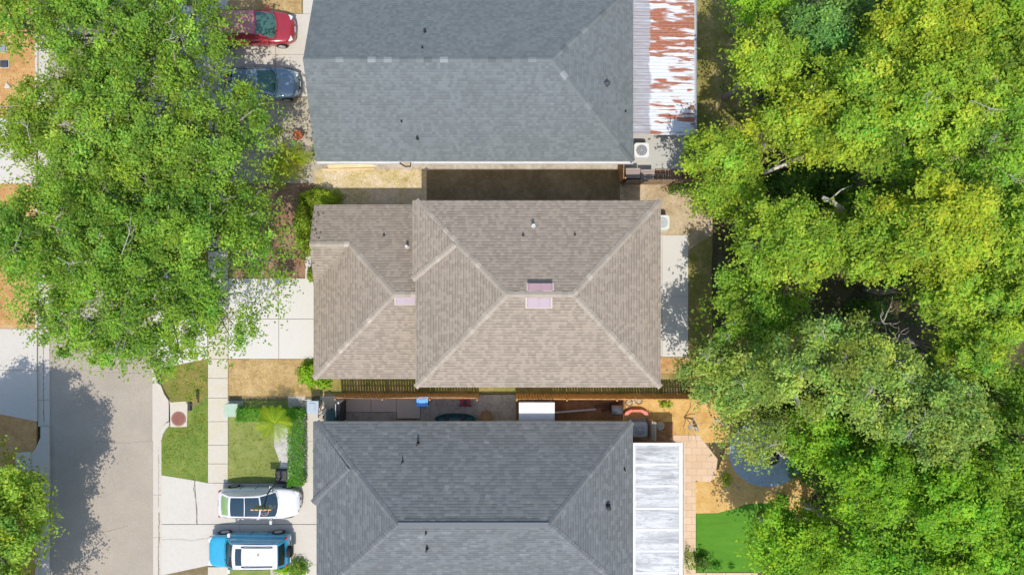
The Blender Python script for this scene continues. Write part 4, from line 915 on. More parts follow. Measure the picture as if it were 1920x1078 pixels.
def car(name, label, px, py, heading, L, Wd, body, tops, gh, paintm, roofm=None, wheels=(.31, .8), extras=None, wr=.34, glass_front='carglass', glass_rear='carglass'):
    """tops: (x, halfwidth, top z) from tail to nose; gh: greenhouse dict; local x forward"""
    t = thing(name, label, 'car', P(px, py, 0, .018), R(heading)); hl = L / 2; roofm = roofm or paintm
    mb = MB(); st = tops; n = len(st); sec = []
    for (x, hw, zt) in st:
        cr = .035
        sec.append([(0, zt + cr), (.35 * hw, zt + cr * .9), (.7 * hw, zt + cr * .45), (.88 * hw, zt - .01), (.96 * hw, zt - .06), (hw, zt - .20 * (zt - .2)), (hw * 1.005, lerp(.25, zt, .42)), (hw * .985, .34), (hw * .93, .24), (hw * .6, .21), (0, .2)])
    m = len(sec[0]); full = []
    for k, s in enumerate(sec): full.append([(st[k][0], y, z) for y, z in s] + [(st[k][0], -y, z) for y, z in s[-2:0:-1]])
    q = len(full[0]); vs = [p for r in full for p in r]; fs = []
    for k in range(n - 1):
        for i in range(q): j = (i + 1) % q; fs.append((k * q + i, (k + 1) * q + i, (k + 1) * q + j, k * q + j))
    fs.append(tuple(range(q))); fs.append(tuple(range((n - 1) * q, n * q))[::-1])
    mb.add(vs, fs); bo = mb.build('body', paintm, t, smooth=True, sub=2)
    # greenhouse
    G = gh; xbf, xrf, xrr, xbr = G['xbf'], G['xrf'], G['xrr'], G['xbr']; zb, zr = G['zb'], G['zr']; wb, wt = G['wb'], G['wt']; bf, br = G.get('bf', .12), G.get('br', .08); cr = G.get('cr', .05)
    zbf = G.get('zbf', zb); zrr = G.get('zrr', zr)
    def front(u, v): s = 2 * u - 1; return Vector((lerp(xbf, xrf, v) + lerp(bf, bf * .5, v) * (1 - s * s), s * lerp(wb, wt, v), lerp(zbf, zr, v) + cr * (1 - s * s) * v + .03 * math.sin(math.pi * v)))
    def rear(u, v): s = 2 * u - 1; return Vector((lerp(xbr, xrr, v) - lerp(br, br * .5, v) * (1 - s * s), s * lerp(wb * G.get('wbr', .96), wt * .97, v), lerp(zb, zrr, v) + cr * (1 - s * s) * v + .03 * math.sin(math.pi * v)))
    def roof(u, v): s = 2 * u - 1; f, r_ = front(u, 1), rear(u, 1); p = f.lerp(r_, v); p.z += .035 * math.sin(math.pi * v); return p
    def side(sg):
        def fn(u, v):
            a = front(1 if sg > 0 else 0, v); b = rear(1 if sg > 0 else 0, v); p = a.lerp(b, u); p.y += sg * (.04 * math.sin(math.pi * u) + .03 * math.sin(math.pi * v)); p.z += .035 * math.sin(math.pi * u) * v; return p
        return fn
    sh = MB(); sh.grid(front, 10, 6, flip=False); sh.grid(rear, 10, 6, flip=True); sh.grid(side(1), 12, 5, flip=True); sh.grid(side(-1), 12, 5)
    sh.build('pillars', paintm, t, smooth=True)
    rf = MB(); rf.grid(roof, 14, 14); rf.build('roof', roofm, t, smooth=True)
    def patch(fn, u0, u1, v0, v1, off, mat, nm, parent=t, nu=10, nv=8, flip=False):
        def f2(u, v):
            # rounded corners
            uu, vv = lerp(u0, u1, u), lerp(v0, v1, v); e = 1e-3; p = fn(uu, vv); a = fn(uu + e, vv) - fn(uu - e, vv); b = fn(uu, vv + e) - fn(uu, vv - e); nn = a.cross(b).normalized(); return p + nn * off
        g_ = MB(); g_.grid(f2, nu, nv, flip=flip); return g_.build(nm, M[mat] if isinstance(mat, str) else mat, parent, smooth=True)
    patch(front, .06, .94, .02, .93, .006, glass_front, 'windshield'); patch(rear, .10, .90, .16, .90, -.006, glass_rear, 'rear_window', flip=True)
    for s in (1, -1):
        cuts = G.get('win', [(.10, .36), (.39, .64), (.67, .92)])
        for a, b in cuts: patch(side(s), a, b, .12, .90, -.006 if s > 0 else .006, 'carglass', 'side_window', flip=s > 0)
    if 'sunroof' in G:
        for (u0, u1, v0, v1) in G['sunroof']: patch(roof, u0, u1, v0, v1, .006, G.get('sunmat', 'sunroof'), 'sunroof')
    # wheels
    for x in (-hl + wheels[1], hl - wheels[1] - .05):
        hw = interp(tops, x)[0]
        for s in (1, -1):
            w_ = MB(); w_.cyl((0, 0, 0), wr, .23, 28, axis='Y'); wo = w_.build('wheel', M['rubber'], t, bevel=.03); wo.location = (x, s * (hw - .085), wr - .018)
            r_ = MB(); r_.cyl((0, s * .10, 0), wr * .66, .04, 20, axis='Y'); r_.build('rim', M['alloy'], wo, bevel=.012)
            a_ = MB(); a_.grid(lambda u, v: (x + (wr + .03 + .03 * v) * math.cos(math.pi * u), s * (hw + .008 + .012 * v), wr - .018 + (wr + .03 + .03 * v) * math.sin(math.pi * u)), 18, 1); a_.build('wheel_arch', M['black'], t)
    # mirrors, lamps, bumpers, gaps, plates
    xm = lerp(xbf, xrf, .25)
    for s in (1, -1):
        mm = MB(); mm.box((xm, s * (wb + .22), zb + .1), (.14, .22, .14)); mm.box((xm, s * (wb + .08), zb + .04), (.06, .12, .04)); mm.build('mirror', G.get('mirmat', paintm), t, bevel=.04)
        hwf = interp(tops, hl - .25)[0]; hwr = interp(tops, -hl + .2)[0]
        ztf = interp(tops, hl - .25)[1]; ztr = interp(tops, -hl + .12)[1]
        hlm = MB(); hlm.box((hl - .24, s * (hwf * .78), ztf - .075), (.30, .30, .12), rz=s * -.45); hlm.build('headlight', M['lampclear'], t, bevel=.05)
        tl = MB(); tl.box((-hl + .16, s * (hwr * .85), ztr - .12), (.16, .22, .2), rz=s * .4); tl.build('taillight', M['lampred'], t, bevel=.05)
        for a in (.37, .655):
            p0 = side(s)(a, .0); g_ = MB(); hwm = interp(tops, p0.x)[0]; g_.box((p0.x, s * (hwm * 1.0), .62), (.014, .03, .62)); g_.build('door_gap', M['gap'], t)
            h_ = MB(); h_.box((p0.x - .0 + .13, s * (hwm + .01), .82), (.16, .03, .03)); h_.build('door_handle', paintm, t, bevel=.01)
    g_ = MB(); g_.box((hl - .03, 0, .48), (.06, interp(tops, hl - .1)[0] * 1.1, .16)); g_.build('grille', M['black'], t, bevel=.02)
    for sg, nm in ((1, 'number_plate'), (-1, 'number_plate')): g_ = MB(); g_.box((sg * (hl + .012), 0, .52 if sg > 0 else .72), (.02, .32, .16)); g_.build(nm, M['whiteplastic'], t)
    # bonnet shut line
    xh = xbf + bf + .05; zt_ = interp(tops, xh)[1]
    g_ = MB(); g_.tube([(xbf + bf * (1 - s * s) + .06, s * wb * 1.02, interp(tops, xbf + bf * (1 - s * s) + .06)[1] + .035 * (1 - s * s) * .9 - .002) for s in [i / 6 - 1 for i in range(13)]], .012, 5); g_.build('bonnet_gap', M['gap'], t)
    wp = MB()
    for s in (-.35, .25): a = front(.5 + s * .9, .02); b = front(.5 + s * .9 + .28, .16); wp.tube([a + Vector((.02, 0, .02)), b + Vector((.02, 0, .02))], .012, 5)
    wp.build('wiper', M['black'], t)
    if extras: extras(t, roof, front, rear, side, interp)
    return t
M['p_red'] = paint('metallic_red_paint', (.36, .028, .04), .22, .8, .25); M['p_grey'] = paint('metallic_blue_grey_paint', (.19, .26, .31), .22, .8, .35); M['p_white'] = paint('white_car_paint', (.62, .62, .63), .2, .8); M['p_blue'] = paint('bright_blue_paint', (.025, .30, .47), .22, .8); M['p_roofwhite'] = paint('white_roof_paint', (.60, .60, .60), .25, .4)
M['p_redroof'] = M['p_red']
# red minivan
hl = 2.5
car('parked_minivan', 'dark red minivan parked nose to the northern house, half under the oak', 481, 62, 0, 5.0, 1.96, None,
    [(-hl, .62, .60), (-hl + .03, .78, .80), (-hl + .12, .90, .95), (-hl + .5, .965, 1.02), (-1.2, .985, 1.04), (0, .985, 1.04), (.9, .975, 1.04), (1.35, .96, 1.02), (1.8, .93, .94), (2.15, .86, .86), (2.36, .72, .77), (2.46, .56, .66), (hl, .40, .50)],
    dict(xbf=1.32, xrf=.42, xrr=-2.15, xbr=-2.42, zb=1.02, zr=1.70, wb=.86, wt=.68, bf=.26, br=.06, cr=.06, win=[(.13, .36), (.385, .62), (.645, .93)]), M['p_red'], roofm=paint('glare_red_roof', (.42, .17, .17), .5, .1), glass_front='carglass_green')  # roof red paled, with sky glare put into its colour
hl = 2.4
car('parked_sedan', 'blue-grey sedan parked nose to the northern house beside the red minivan', 493, 163, 0, 4.85, 1.86, None,
    [(-hl, .55, .62), (-hl + .04, .72, .86), (-hl + .2, .83, 1.0), (-1.6, .90, 1.0), (-.8, .925, .97), (.2, .93, .95), (.9, .925, .94), (1.3, .91, .90), (1.75, .87, .83), (2.05, .79, .76), (2.25, .66, .68), (2.36, .50, .58), (hl, .36, .48)],
    dict(xbf=.95, xrf=.0, xrr=-1.15, xbr=-1.95, zb=.94, zr=1.42, wb=.80, wt=.60, bf=.22, br=.1, cr=.05), M['p_grey'], glass_front='carglass_green')
hl = 2.42
def white_extra(t, roof, front, rear, side, interp):
    mb = MB(); mb.tube([roof(.17, .485) + Vector((0, 0, .012)), roof(.83, .485) + Vector((0, 0, .012))], .012, 5); mb.build('sunroof_bar', M['steel'], t)
car('parked_car', 'white car with long dark glass roof parked under the basketball hoop', 494, 936, 0, 4.86, 1.84, None,
    [(-hl, .50, .60), (-hl + .04, .70, .84), (-hl + .16, .82, .97), (-1.7, .89, 1.0), (-.8, .915, .97), (.2, .92, .95), (.9, .915, .94), (1.3, .90, .90), (1.75, .86, .83), (2.05, .78, .76), (2.25, .65, .68), (2.37, .48, .58), (hl, .34, .48)],
    dict(xbf=1.02, xrf=.22, xrr=-1.45, xbr=-2.16, zb=.95, zr=1.44, wb=.80, wt=.64, bf=.20, br=.08, cr=.05, sunroof=[(.07, .93, .005, .475), (.07, .93, .50, .96)], wbr=.9), M['p_white'], glass_front='sunroof', glass_rear='carglass_reflect', extras=white_extra)
hl = 2.4
def blue_extra(t, roof, front, rear, side, interp):
    for s in (.10, .90):
        mb = MB(); mb.tube([roof(s, .2) + Vector((0, 0, .03)), roof(s, .28) + Vector((0, 0, .08)), roof(s, .84) + Vector((0, 0, .08)), roof(s, .9) + Vector((0, 0, .03))], .028, 6); mb.build('roof_rail', M['black'], t)
    mb = MB()
    for s in (.3, .43, .57, .7): mb.tube([roof(s, .34) + Vector((0, 0, .004)), roof(s, .95) + Vector((0, 0, .004))], .012, 5)
    mb.build('roof_rib', M['p_roofwhite'], t)
    mb = MB(); mb.box((-.95, -.15, 1.90), (.05, .14, .05)); mb.build('antenna', M['darkmetal'], t, bevel=.015)
    mb = MB(); mb.cyl((-2.47, .0, .95), .34, .22, 26, axis='X'); sw_ = mb.build('spare_wheel', M['rubber'], t, bevel=.04)
    mb = MB(); mb.box((2.38, 0, .46), (.16, 1.5, .2)); mb.build('bumper', M['steel'], t, bevel=.04)
    mb = MB(); mb.box((-2.36, 0, .5), (.16, 1.6, .2)); mb.build('bumper', M['steel'], t, bevel=.04)
car('parked_suv', 'bright blue boxy off-road vehicle with white roof parked nose to the street', 476, 1022, 180, 4.85, 1.92, None,
    [(-hl, .74, .70), (-hl + .03, .86, .98), (-hl + .1, .91, 1.10), (-1.6, .945, 1.14), (-.6, .955, 1.14), (.3, .955, 1.13), (.85, .95, 1.13), (1.2, .945, 1.11), (1.8, .93, 1.06), (2.1, .89, 1.02), (2.26, .83, .96), (2.35, .76, .82), (hl, .70, .60)],
    dict(xbf=1.16, xrf=.54, xrr=-2.02, xbr=-2.28, zb=1.12, zr=1.80, wb=.84, wt=.72, bf=.10, br=.05, cr=.04, sunroof=[(.16, .84, .07, .21)], sunmat='sunroof', win=[(.10, .42), (.50, .72), (.76, .93)], mirmat=M['whiteplastic']), M['p_blue'], roofm=M['p_roofwhite'], wr=.39, extras=blue_extra)
# ------------------------------------------------------------------ leaves, shrubs, trees
rng = np.random.default_rng(11)
def unit(n):
    v = rng.normal(size=(n, 3)); return v / np.linalg.norm(v, axis=1, keepdims=True)
def leaves(name, C, N, size, tone, mat, parent, origin=(0, 0, 0), aspect=.55, fold=.18):
    """one mesh of folded leaf blades: centres C, facing N, per-leaf colour tone"""
    n = len(C); N = N / np.linalg.norm(N, axis=1, keepdims=True)
    T = np.cross(N, unit(n)); T /= np.linalg.norm(T, axis=1, keepdims=True); B = np.cross(N, T)
    s = size * rng.uniform(.65, 1.3, (n, 1)); h = s * .5; w = s * aspect * .5
    V = np.stack([C - T * h, C - B * w + N * fold * w - T * h * .1, C + T * h, C + B * w + N * fold * w - T * h * .1], 1) - np.asarray(origin)
    V = V.reshape(-1, 3).astype(np.float32)
    me = bpy.data.meshes.new(name); me.vertices.add(4 * n); me.vertices.foreach_set('co', V.ravel())
    me.loops.add(4 * n); me.loops.foreach_set('vertex_index', np.arange(4 * n, dtype=np.int32))
    me.polygons.add(n); me.polygons.foreach_set('loop_start', np.arange(0, 4 * n, 4, dtype=np.int32)); me.polygons.foreach_set('loop_total', np.full(n, 4, dtype=np.int32))
    ca = me.color_attributes.new('tone', 'FLOAT_COLOR', 'POINT'); cc = np.ones((n, 4, 4), np.float32); cc[:, :, :3] = np.clip(tone, 0.003, .6)[:, None, :]; ca.data.foreach_set('color', cc.ravel())
    me.update(); me.validate()
    o = bpy.data.objects.new(name, me); COL.objects.link(o); me.materials.append(mat); o.parent = parent
    return o
def tones(n, base, var=.22, yellow=0.0, clump=None):
    b = np.array(base)[None, :] * 2.5 * np.array([[1, 1, .78]]) * np.exp(rng.normal(0, var, (n, 1)))
    y = rng.normal(0, .12, (n, 1)) + yellow
    b = b * (1 + y * np.array([[1.15, .35, -.5]]))
    if clump is not None: b = b * clump
    return b
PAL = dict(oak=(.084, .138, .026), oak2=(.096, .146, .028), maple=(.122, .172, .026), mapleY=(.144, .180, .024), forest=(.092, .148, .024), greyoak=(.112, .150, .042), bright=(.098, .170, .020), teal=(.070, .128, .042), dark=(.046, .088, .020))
def tree(name, label, px, py, rx, ry, zc, rz, pal, group, nl=14, lr=.34, dens=300, size=.20, tw=10, trunk=None, up=.55, flat=.7, seedpts=None, sub=(.42, .75), fringe=.35, bark='bark', twigmat='barkpale', pale_branches=0, yvar=.05, mat='leaf', under=70):
    """crown centred under picture point px,py at height zc; rx,ry crown radii in picture px"""
    k = (H - zc) / F; c = W(px, py, zc); RX, RY = rx * k, ry * k
    base = trunk if trunk is not None else (c.x, c.y)
    base = Vector((base[0], base[1], -.02)); root = thing(name, label, 'tree', base, 0, group)
    lob = []
    # lobes: spread over the crown disc, domed
    gold = 2.39996
    for i in range(nl):
        q = math.sqrt((i + .5) / nl); a = i * gold + rng.uniform(-.35, .35); q = min(.97, q + rng.uniform(-.07, .07))
        L = lr * min(RX, RY) * rng.uniform(.72, 1.25)
        x, y = c.x + math.cos(a) * q * (RX - L * .6), c.y + math.sin(a) * q * (RY - L * .6)
        z = zc + rz * (math.sqrt(max(0, 1 - q * q)) * .85 - .12) + rng.uniform(-.3, .3) * rz * .5
        lob.append((x, y, z, L))
    C = []; Nn = []; T = []
    for (x, y, z, L) in lob:
        ar = math.pi * L * L; ns = max(5, int(ar * (4.2 if mat == 'leafm' else 3.1))); d = unit(ns); d[:, 2] = d[:, 2] * .8 + .28; d /= np.linalg.norm(d, axis=1, keepdims=True)
        rr = L * rng.uniform(.38, 1.2, (ns, 1)); sc = np.array([x, y, z]) + d * rr * np.array([[1, 1, flat]])
        lobtone = np.exp(rng.normal(0, .10)); lyel = rng.normal(0, yvar)
        nper = max(4, int(ar * dens / ns))
        for j in range(ns):
            sr = rng.uniform(*sub) * .52; n1 = max(3, int(nper * rng.uniform(.5, 1.5)))
            e = unit(n1) * np.cbrt(rng.uniform(.12, 1, (n1, 1))); p = sc[j] + np.where(rng.uniform(0, 1, (n1, 1)) < (.5 if mat == 'leafm' else .12), e * np.array([[sr, sr, sr * .62]]), rng.normal(0, 1, (n1, 3)) * np.array([[sr * .8, sr * .8, sr * .42]]))
            C.append(p); Nn.append(e * .55 + d[j] * .35 + np.array([[0, 0, up]]) + unit(n1) * .5)
            T.append(tones(n1, PAL[pal], .16, lyel + rng.normal(0, .05), lobtone * np.exp(rng.normal(0, .14 if mat == 'leafm' else .2))))
    # loose inner layer that closes the view down through the crown
    nu = int(math.pi * RX * RY * under); q = np.sqrt(rng.uniform(0, 1, nu)); a = rng.uniform(0, 2 * math.pi, nu)
    e = np.stack([c.x + np.cos(a) * q * RX * .93, c.y + np.sin(a) * q * RY * .93, zc + rz * (np.sqrt(1 - q * q) * .35 - .45) + rng.normal(0, .35, nu)], 1)
    C.append(e); Nn.append(unit(nu) * .6 + np.array([[0, 0, .9]])); T.append(tones(nu, PAL[pal], .18, 0, .8))
    # feathery outer sprays
    nf = int(fringe * 26 * (RX + RY))
    for i in range(nf):
        a = rng.uniform(0, 2 * math.pi); q = rng.uniform(.84, 1.05); z0 = zc - rz * .12 + rng.uniform(-.4, .3) * rz * .5
        p0 = np.array([c.x + math.cos(a) * RX * q, c.y + math.sin(a) * RY * q, z0]); n1 = int(rng.integers(5, 16)); dirv = np.array([math.cos(a), math.sin(a), -.15])
        tt = rng.uniform(-.55, .55, (n1, 1)); p = p0 + tt * dirv * .9 + rng.normal(0, .09, (n1, 3))
        C.append(p); Nn.append(np.array([[0, 0, .9]]) + unit(n1) * .7); T.append(tones(n1, PAL[pal], .2, 0))
    leaves('crown', np.concatenate(C), np.concatenate(Nn), size, np.concatenate(T), M[mat], root, base)
    # trunk and limbs
    mb = MB(); r0 = .055 * (RX + RY) / 2 + .07; fork = Vector((lerp(base.x, c.x, .45), lerp(base.y, c.y, .45), zc * .42))
    mb.tube([base - Vector((0, 0, .15)), base + Vector((0, 0, .35)), base.lerp(fork, .5) + Vector((rnd.uniform(-.15, .15), rnd.uniform(-.15, .15), .1)), fork], [r0 * 1.5, r0 * 1.08, r0 * .92, r0 * .8], 10)
    tm = mb.build('trunk', M[bark], root, smooth=True, origin=base)
    for i, (x, y, z, L) in enumerate(lob):
        if i % 1 == 0:
            e = Vector((x, y, z)); mid = fork.lerp(e, .5) + Vector((rnd.uniform(-.3, .3), rnd.uniform(-.3, .3), rnd.uniform(-.1, .5)))
            lb = MB(); lb.tube([fork - Vector((0, 0, .15)), fork.lerp(mid, .55), mid, mid.lerp(e, .6) + Vector((rnd.uniform(-.15, .15), rnd.uniform(-.15, .15), .05)), e], [r0 * .5, r0 * .36, r0 * .28, r0 * .18, r0 * .07], 6)
            for s in range(3):
                a = rnd.uniform(0, 6.28); e2 = e + Vector((math.cos(a) * L * .95, math.sin(a) * L * .95, rnd.uniform(-.1, .55) * L)); st_ = mid.lerp(e, rnd.uniform(.3, .9)); lb.tube([st_, st_.lerp(e2, .5) + Vector((0, 0, rnd.uniform(-.1, .15))), e2], [r0 * .13, r0 * .09, r0 * .03], 5)
            lb.build('limb', M[bark], tm, origin=base)
    # bare pale twigs that stand clear of the leaves
    for i in range(pale_branches):
        x, y, z, L = lob[int(rng.integers(0, nl))]; a = rnd.uniform(0, 6.28); s0 = Vector((x, y, z + L * flat * .55)); p1 = s0 + Vector((math.cos(a) * L * .8, math.sin(a) * L * .8, L * .45)); tb = MB()
        p2 = p1 + Vector((math.cos(a + .5) * L * .6, math.sin(a + .5) * L * .6, .1)); tb.tube([s0, p1, p2], [.02, .014, .005], 5)
        for s in range(3):
            b = a + rnd.uniform(-1.2, 1.2); q0 = s0.lerp(p1, rnd.uniform(.4, 1)); tb.tube([q0, q0 + Vector((math.cos(b) * .25, math.sin(b) * .3, .12)), q0 + Vector((math.cos(b + .4) * .55, math.sin(b + .4) * .55, .1))], [.012, .009, .004], 4)
        tb.build('twig', M[twigmat], tm, origin=base)
    return root
def shrub(name, label, cat, px, py, rx, ry, h, pal, group=None, size=.13, dens=420, boxy=False, z0=0.0, mat='leaf', up=.5, ztop=None, rot=0.0, ragged=.12):
    """hedge (boxy) or rounded bush; picture centre and half sizes in px read at its own top"""
    zr_ = h * .7; c = W(px, py, zr_); k = (H - zr_) / F; RX, RY = rx * k, ry * k; base = Vector((c.x, c.y, z0)); root = thing(name, label, cat, base, 0, group)
    n = int(4 * RX * RY * dens + (RX + RY) * 2 * h * dens * .5)
    if boxy:
        p = np.stack([rng.uniform(-1, 1, n), rng.uniform(-1, 1, n), rng.uniform(.06, 1, n)], 1); f = rng.integers(0, 5, n); ft = rng.uniform(0, 1, n)
        top = ft < .55; p[top, 2] = rng.uniform(.84, 1.06, top.sum())
        sd = ~top; ax = rng.integers(0, 2, n); sg = rng.choice([-1, 1], n); m0 = sd & (ax == 0); m1 = sd & (ax == 1); p[m0, 0] = sg[m0] * rng.uniform(.9, 1.0, m0.sum()) ; p[m1, 1] = sg[m1] * rng.uniform(.82, 1.0, m1.sum())
        N = np.zeros((n, 3)); N[top, 2] = 1; N[m0, 0] = sg[m0]; N[m1, 1] = sg[m1]; N[:, 2] += up * .5
        P_ = np.stack([p[:, 0] * RX, p[:, 1] * RY, p[:, 2] * h], 1); P_[:, 2] += .04 * np.sin(P_[:, 0] * 5 + 1) * np.cos(P_[:, 1] * 4.2)
    else:
        d = unit(n); d[:, 2] = np.abs(d[:, 2]); q = rng.uniform(.72, 1.04, (n, 1)); bl = 1 + ragged * np.sin(d[:, :1] * 7 + px) * np.cos(d[:, 1:2] * 6 + py) + ragged * .7 * np.sin(d[:, 2:3] * 9)
        P_ = d * q * bl * np.array([[RX, RY, h]]); N = d + np.array([[0, 0, up]])
    P_ += rng.normal(0, .03, (n, 3)); P_[:, 2] = np.maximum(P_[:, 2], .03)
    cl = np.exp(.16 * np.sin(P_[:, :1] * 3.1 + px) * np.cos(P_[:, 1:2] * 3.7))
    leaves('foliage', P_, N + unit(n) * .75, size, tones(n, PAL[pal], .2, 0, cl), M[mat], root)
    mb = MB()
    for i in range(7):
        a = rng.uniform(0, 6.28); q = rng.uniform(.2, .75); mb.tube([(0.1 * math.cos(a) * (RX if boxy else 1) * q * 3, .1 * math.sin(a) * q, -.05), (RX * q * math.cos(a) * .8, RY * q * math.sin(a) * .8, h * .5), (RX * q * math.cos(a), RY * q * math.sin(a), h * .88)], [.03, .02, .008], 5)
    mb.build('stems', M['bark'], root)
    return root
PAL.update(hedge=(.045, .115, .016), lime=(.105, .145, .020), limedk=(.10, .165, .016), palm=(.125, .185, .018), weed=(.12, .17, .03), cycad=(.15, .21, .012), flower=(.09, .13, .03))
# ---- hedges and shrubs
shrub('hedge', 'clipped green hedge running from the green utility cabinet towards the palm', 'hedge', 500, 777, 55, 12, .95, 'hedge', boxy=True, size=.09, dens=900)
shrub('hedge', 'long clipped green hedge along the front walk of the southern house', 'hedge', 556, 838, 14, 71, 1.0, 'hedge', boxy=True, size=.09, dens=900)
shrub('shrub_row', 'rounded lime green shrub row at the north-west corner of the middle house', 'shrub', 597, 369, 40, 17, 1.2, 'lime', boxy=False, size=.12, ragged=.2, dens=600)
shrub('shrub_row', 'tall lime green shrub row along the garage wing front of the middle house', 'shrub', 566, 424, 17, 52, 1.5, 'lime', boxy=False, size=.12, ragged=.2, dens=600)
shrub('shrub', 'small lime green bush by the white strip of walk beside the middle driveway', 'shrub', 582, 514, 8, 14, .6, 'lime')
shrub('shrub', 'variegated light green bush at the south-west corner of the middle house', 'shrub', 580, 703, 22, 24, 1.0, 'limedk', size=.16, ragged=.3)
shrub('shrub', 'low light green bush under the garage eave of the middle house', 'shrub', 603, 717, 14, 12, .7, 'limedk', size=.15, ragged=.3)
shrub('shrub', 'small dark green bush at the driveway edge behind the blue vehicle', 'shrub', 557, 1069, 18, 18, .8, 'oak', size=.12, ragged=.25)
shrub('shrub', 'bright low plants beside the blue vehicle on the gravel bed', 'shrub', 528, 1068, 15, 10, .45, 'limedk', size=.14, ragged=.4)
shrub('shrub', 'purple-grey twiggy bush at the south end of the paver path', 'shrub', 1291, 1052, 11, 22, .9, 'greyoak', size=.10, dens=200, ragged=.4)
shrub('shrub', 'dark green bush at the bottom-left corner of the artificial turf', 'shrub', 1318, 1056, 16, 16, .8, 'dark', size=.14, ragged=.4)
shrub('shrub', 'small green plant on the lower edge of the turf', 'shrub', 1344, 1062, 10, 8, .4, 'hedge', size=.11, ragged=.4)
shrub('shrub', 'tiny green plant on the lower edge of the turf, right of its neighbours', 'shrub', 1372, 1064, 6, 6, .35, 'hedge', size=.1, ragged=.4)
shrub('shrub', 'small dark green plant on mulch right of the turf curve', 'shrub', 1470, 938, 9, 9, .6, 'dark', size=.13, ragged=.4)
shrub('shrub', 'weedy green clump on golden mulch below the orange-brown fence', 'shrub', 1250, 757, 13, 9, .5, 'limedk', size=.12, ragged=.4, dens=250)
shrub('shrub', 'bare-stemmed green clump on golden mulch above the turf', 'shrub', 1364, 900, 9, 14, .5, 'limedk', size=.12, ragged=.5, dens=200)
shrub('shrub', 'dark brownish bush against the back fence of the northern house', 'shrub', 1277, 352, 26, 13, .9, 'dark', size=.12, ragged=.3, dens=220)
shrub('shrub', 'mid green bush growing among sticks in front of the northern house', 'shrub', 519, 246, 12, 10, .5, 'limedk', size=.12, ragged=.4, dens=200)
shrub('shrub', 'straggly green bush at the south-west corner of the northern house', 'shrub', 590, 283, 9, 16, .5, 'greyoak', size=.11, ragged=.5, dens=170)
# ---- palms
def palm(name, label, px, py, zc, nf, L, pal, trunk_h, droop=.55, wid=.5, lf=.42, rise=.45, group=None, z0=0.0):
    c = W(px, py, zc); base = Vector((c.x, c.y, z0)); root = thing(name, label, 'palm', base, 0, group)
    mb = MB(); mb.tube([(0, 0, -.1), (.02, 0, trunk_h * .5), (0, 0, trunk_h)], [.13, .10, .09], 10); mb.build('trunk', M['bark'], root)
    for i in range(nf):
        a = i * 2.39996 + rng.uniform(-.2, .2); el = rng.uniform(.15, 1.0) * rise; ll = L * rng.uniform(.75, 1.1); pts = []
        for k in range(9):
            t = k / 8; r_ = ll * (t * math.cos(el * .6) + 0); z = trunk_h + ll * (math.sin(el) * t * 1.5 - droop * t * t); pts.append(Vector((math.cos(a) * r_, math.sin(a) * r_, z)))
        fb = MB(); fb.tube(pts, [.022 * (1 - t / 9) for t in range(9)], 5); sd = Vector((-math.sin(a), math.cos(a), 0)); fc = []
        nl_ = 15
        for k in range(2, nl_):
            t = k / nl_; q = t * 8; i0 = min(7, int(q)); p = pts[i0].lerp(pts[i0 + 1], q - i0); d = (pts[i0 + 1] - pts[i0]).normalized(); ln = lf * math.sin(math.pi * (.15 + .8 * t)) * rng.uniform(.85, 1.15)
            for s in (1, -1):
                dir_ = (sd * s * .8 + d * .7 + Vector((0, 0, -.12))).normalized(); w_ = d * .023; e = p + dir_ * ln; m_ = p + dir_ * ln * .45 + Vector((0, 0, .03)); b0 = len(fb.v)
                fb.v += [tuple(p - w_ * .5), tuple(p + w_ * .5), tuple(m_ + w_), tuple(e), tuple(m_ - w_)]; fb.f.append((b0, b0 + 1, b0 + 2, b0 + 3, b0 + 4))
        o = fb.build('frond', M['frond'], root); tn = tones(1, PAL[pal], .16, .1)[0]; ca = o.data.color_attributes.new('tone', 'FLOAT_COLOR', 'POINT'); ca.data.foreach_set('color', np.tile(np.append(np.clip(tn, .004, .5), 1).astype(np.float32), len(o.data.vertices)))
    return root
palm('palm', 'yellow-green palm with spreading fronds in the lawn of the southern house', 511, 796, 2.0, 15, 1.3, 'palm', 1.5, droop=.7, rise=.8, lf=.40)
palm('palm', 'bright lime clump palm beside the terracotta pot, half under the oak', 540, 296, 1.4, 16, 1.3, 'cycad', .9)
palm('palm', 'dull green low palm pressed between the oak and the lime palm', 512, 318, 1.0, 12, 1.1, 'palm', .7)
# ---- weeds and litter: nobody could count these
def scatter(name, poly_px, n, size, pal, h=.05):
    xs = [p[0] for p in poly_px]; ys = [p[1] for p in poly_px]; pts = []
    while len(pts) < n:
        x, y = rng.uniform(min(xs), max(xs)), rng.uniform(min(ys), max(ys)); ins = False; j = len(poly_px) - 1
        for i in range(len(poly_px)):
            if (poly_px[i][1] > y) != (poly_px[j][1] > y) and x < (poly_px[j][0] - poly_px[i][0]) * (y - poly_px[i][1]) / (poly_px[j][1] - poly_px[i][1]) + poly_px[i][0]: ins = not ins
            j = i
        if ins:
            c = W(x, y); m = int(rng.integers(3, 12))
            for _ in range(m): pts.append((c.x + rng.normal(0, .1), c.y + rng.normal(0, .1), .012 + rng.uniform(0, h)))
    Pn = np.array(pts); n = len(Pn)
    o = leaves(name, Pn, unit(n) * .8 + np.array([[0, 0, .8]]), size, tones(n, PAL[pal] if isinstance(pal, str) else pal, .3, .05), M['leaf'], None)
    return tag(o, kind='stuff')
scatter('weeds', [(600, 322), (795, 322), (795, 350), (600, 350)], 260, .10, (.20, .20, .04)); scatter('weeds', [(520, 190), (575, 190), (585, 330), (520, 330)], 240, .11, 'weed')
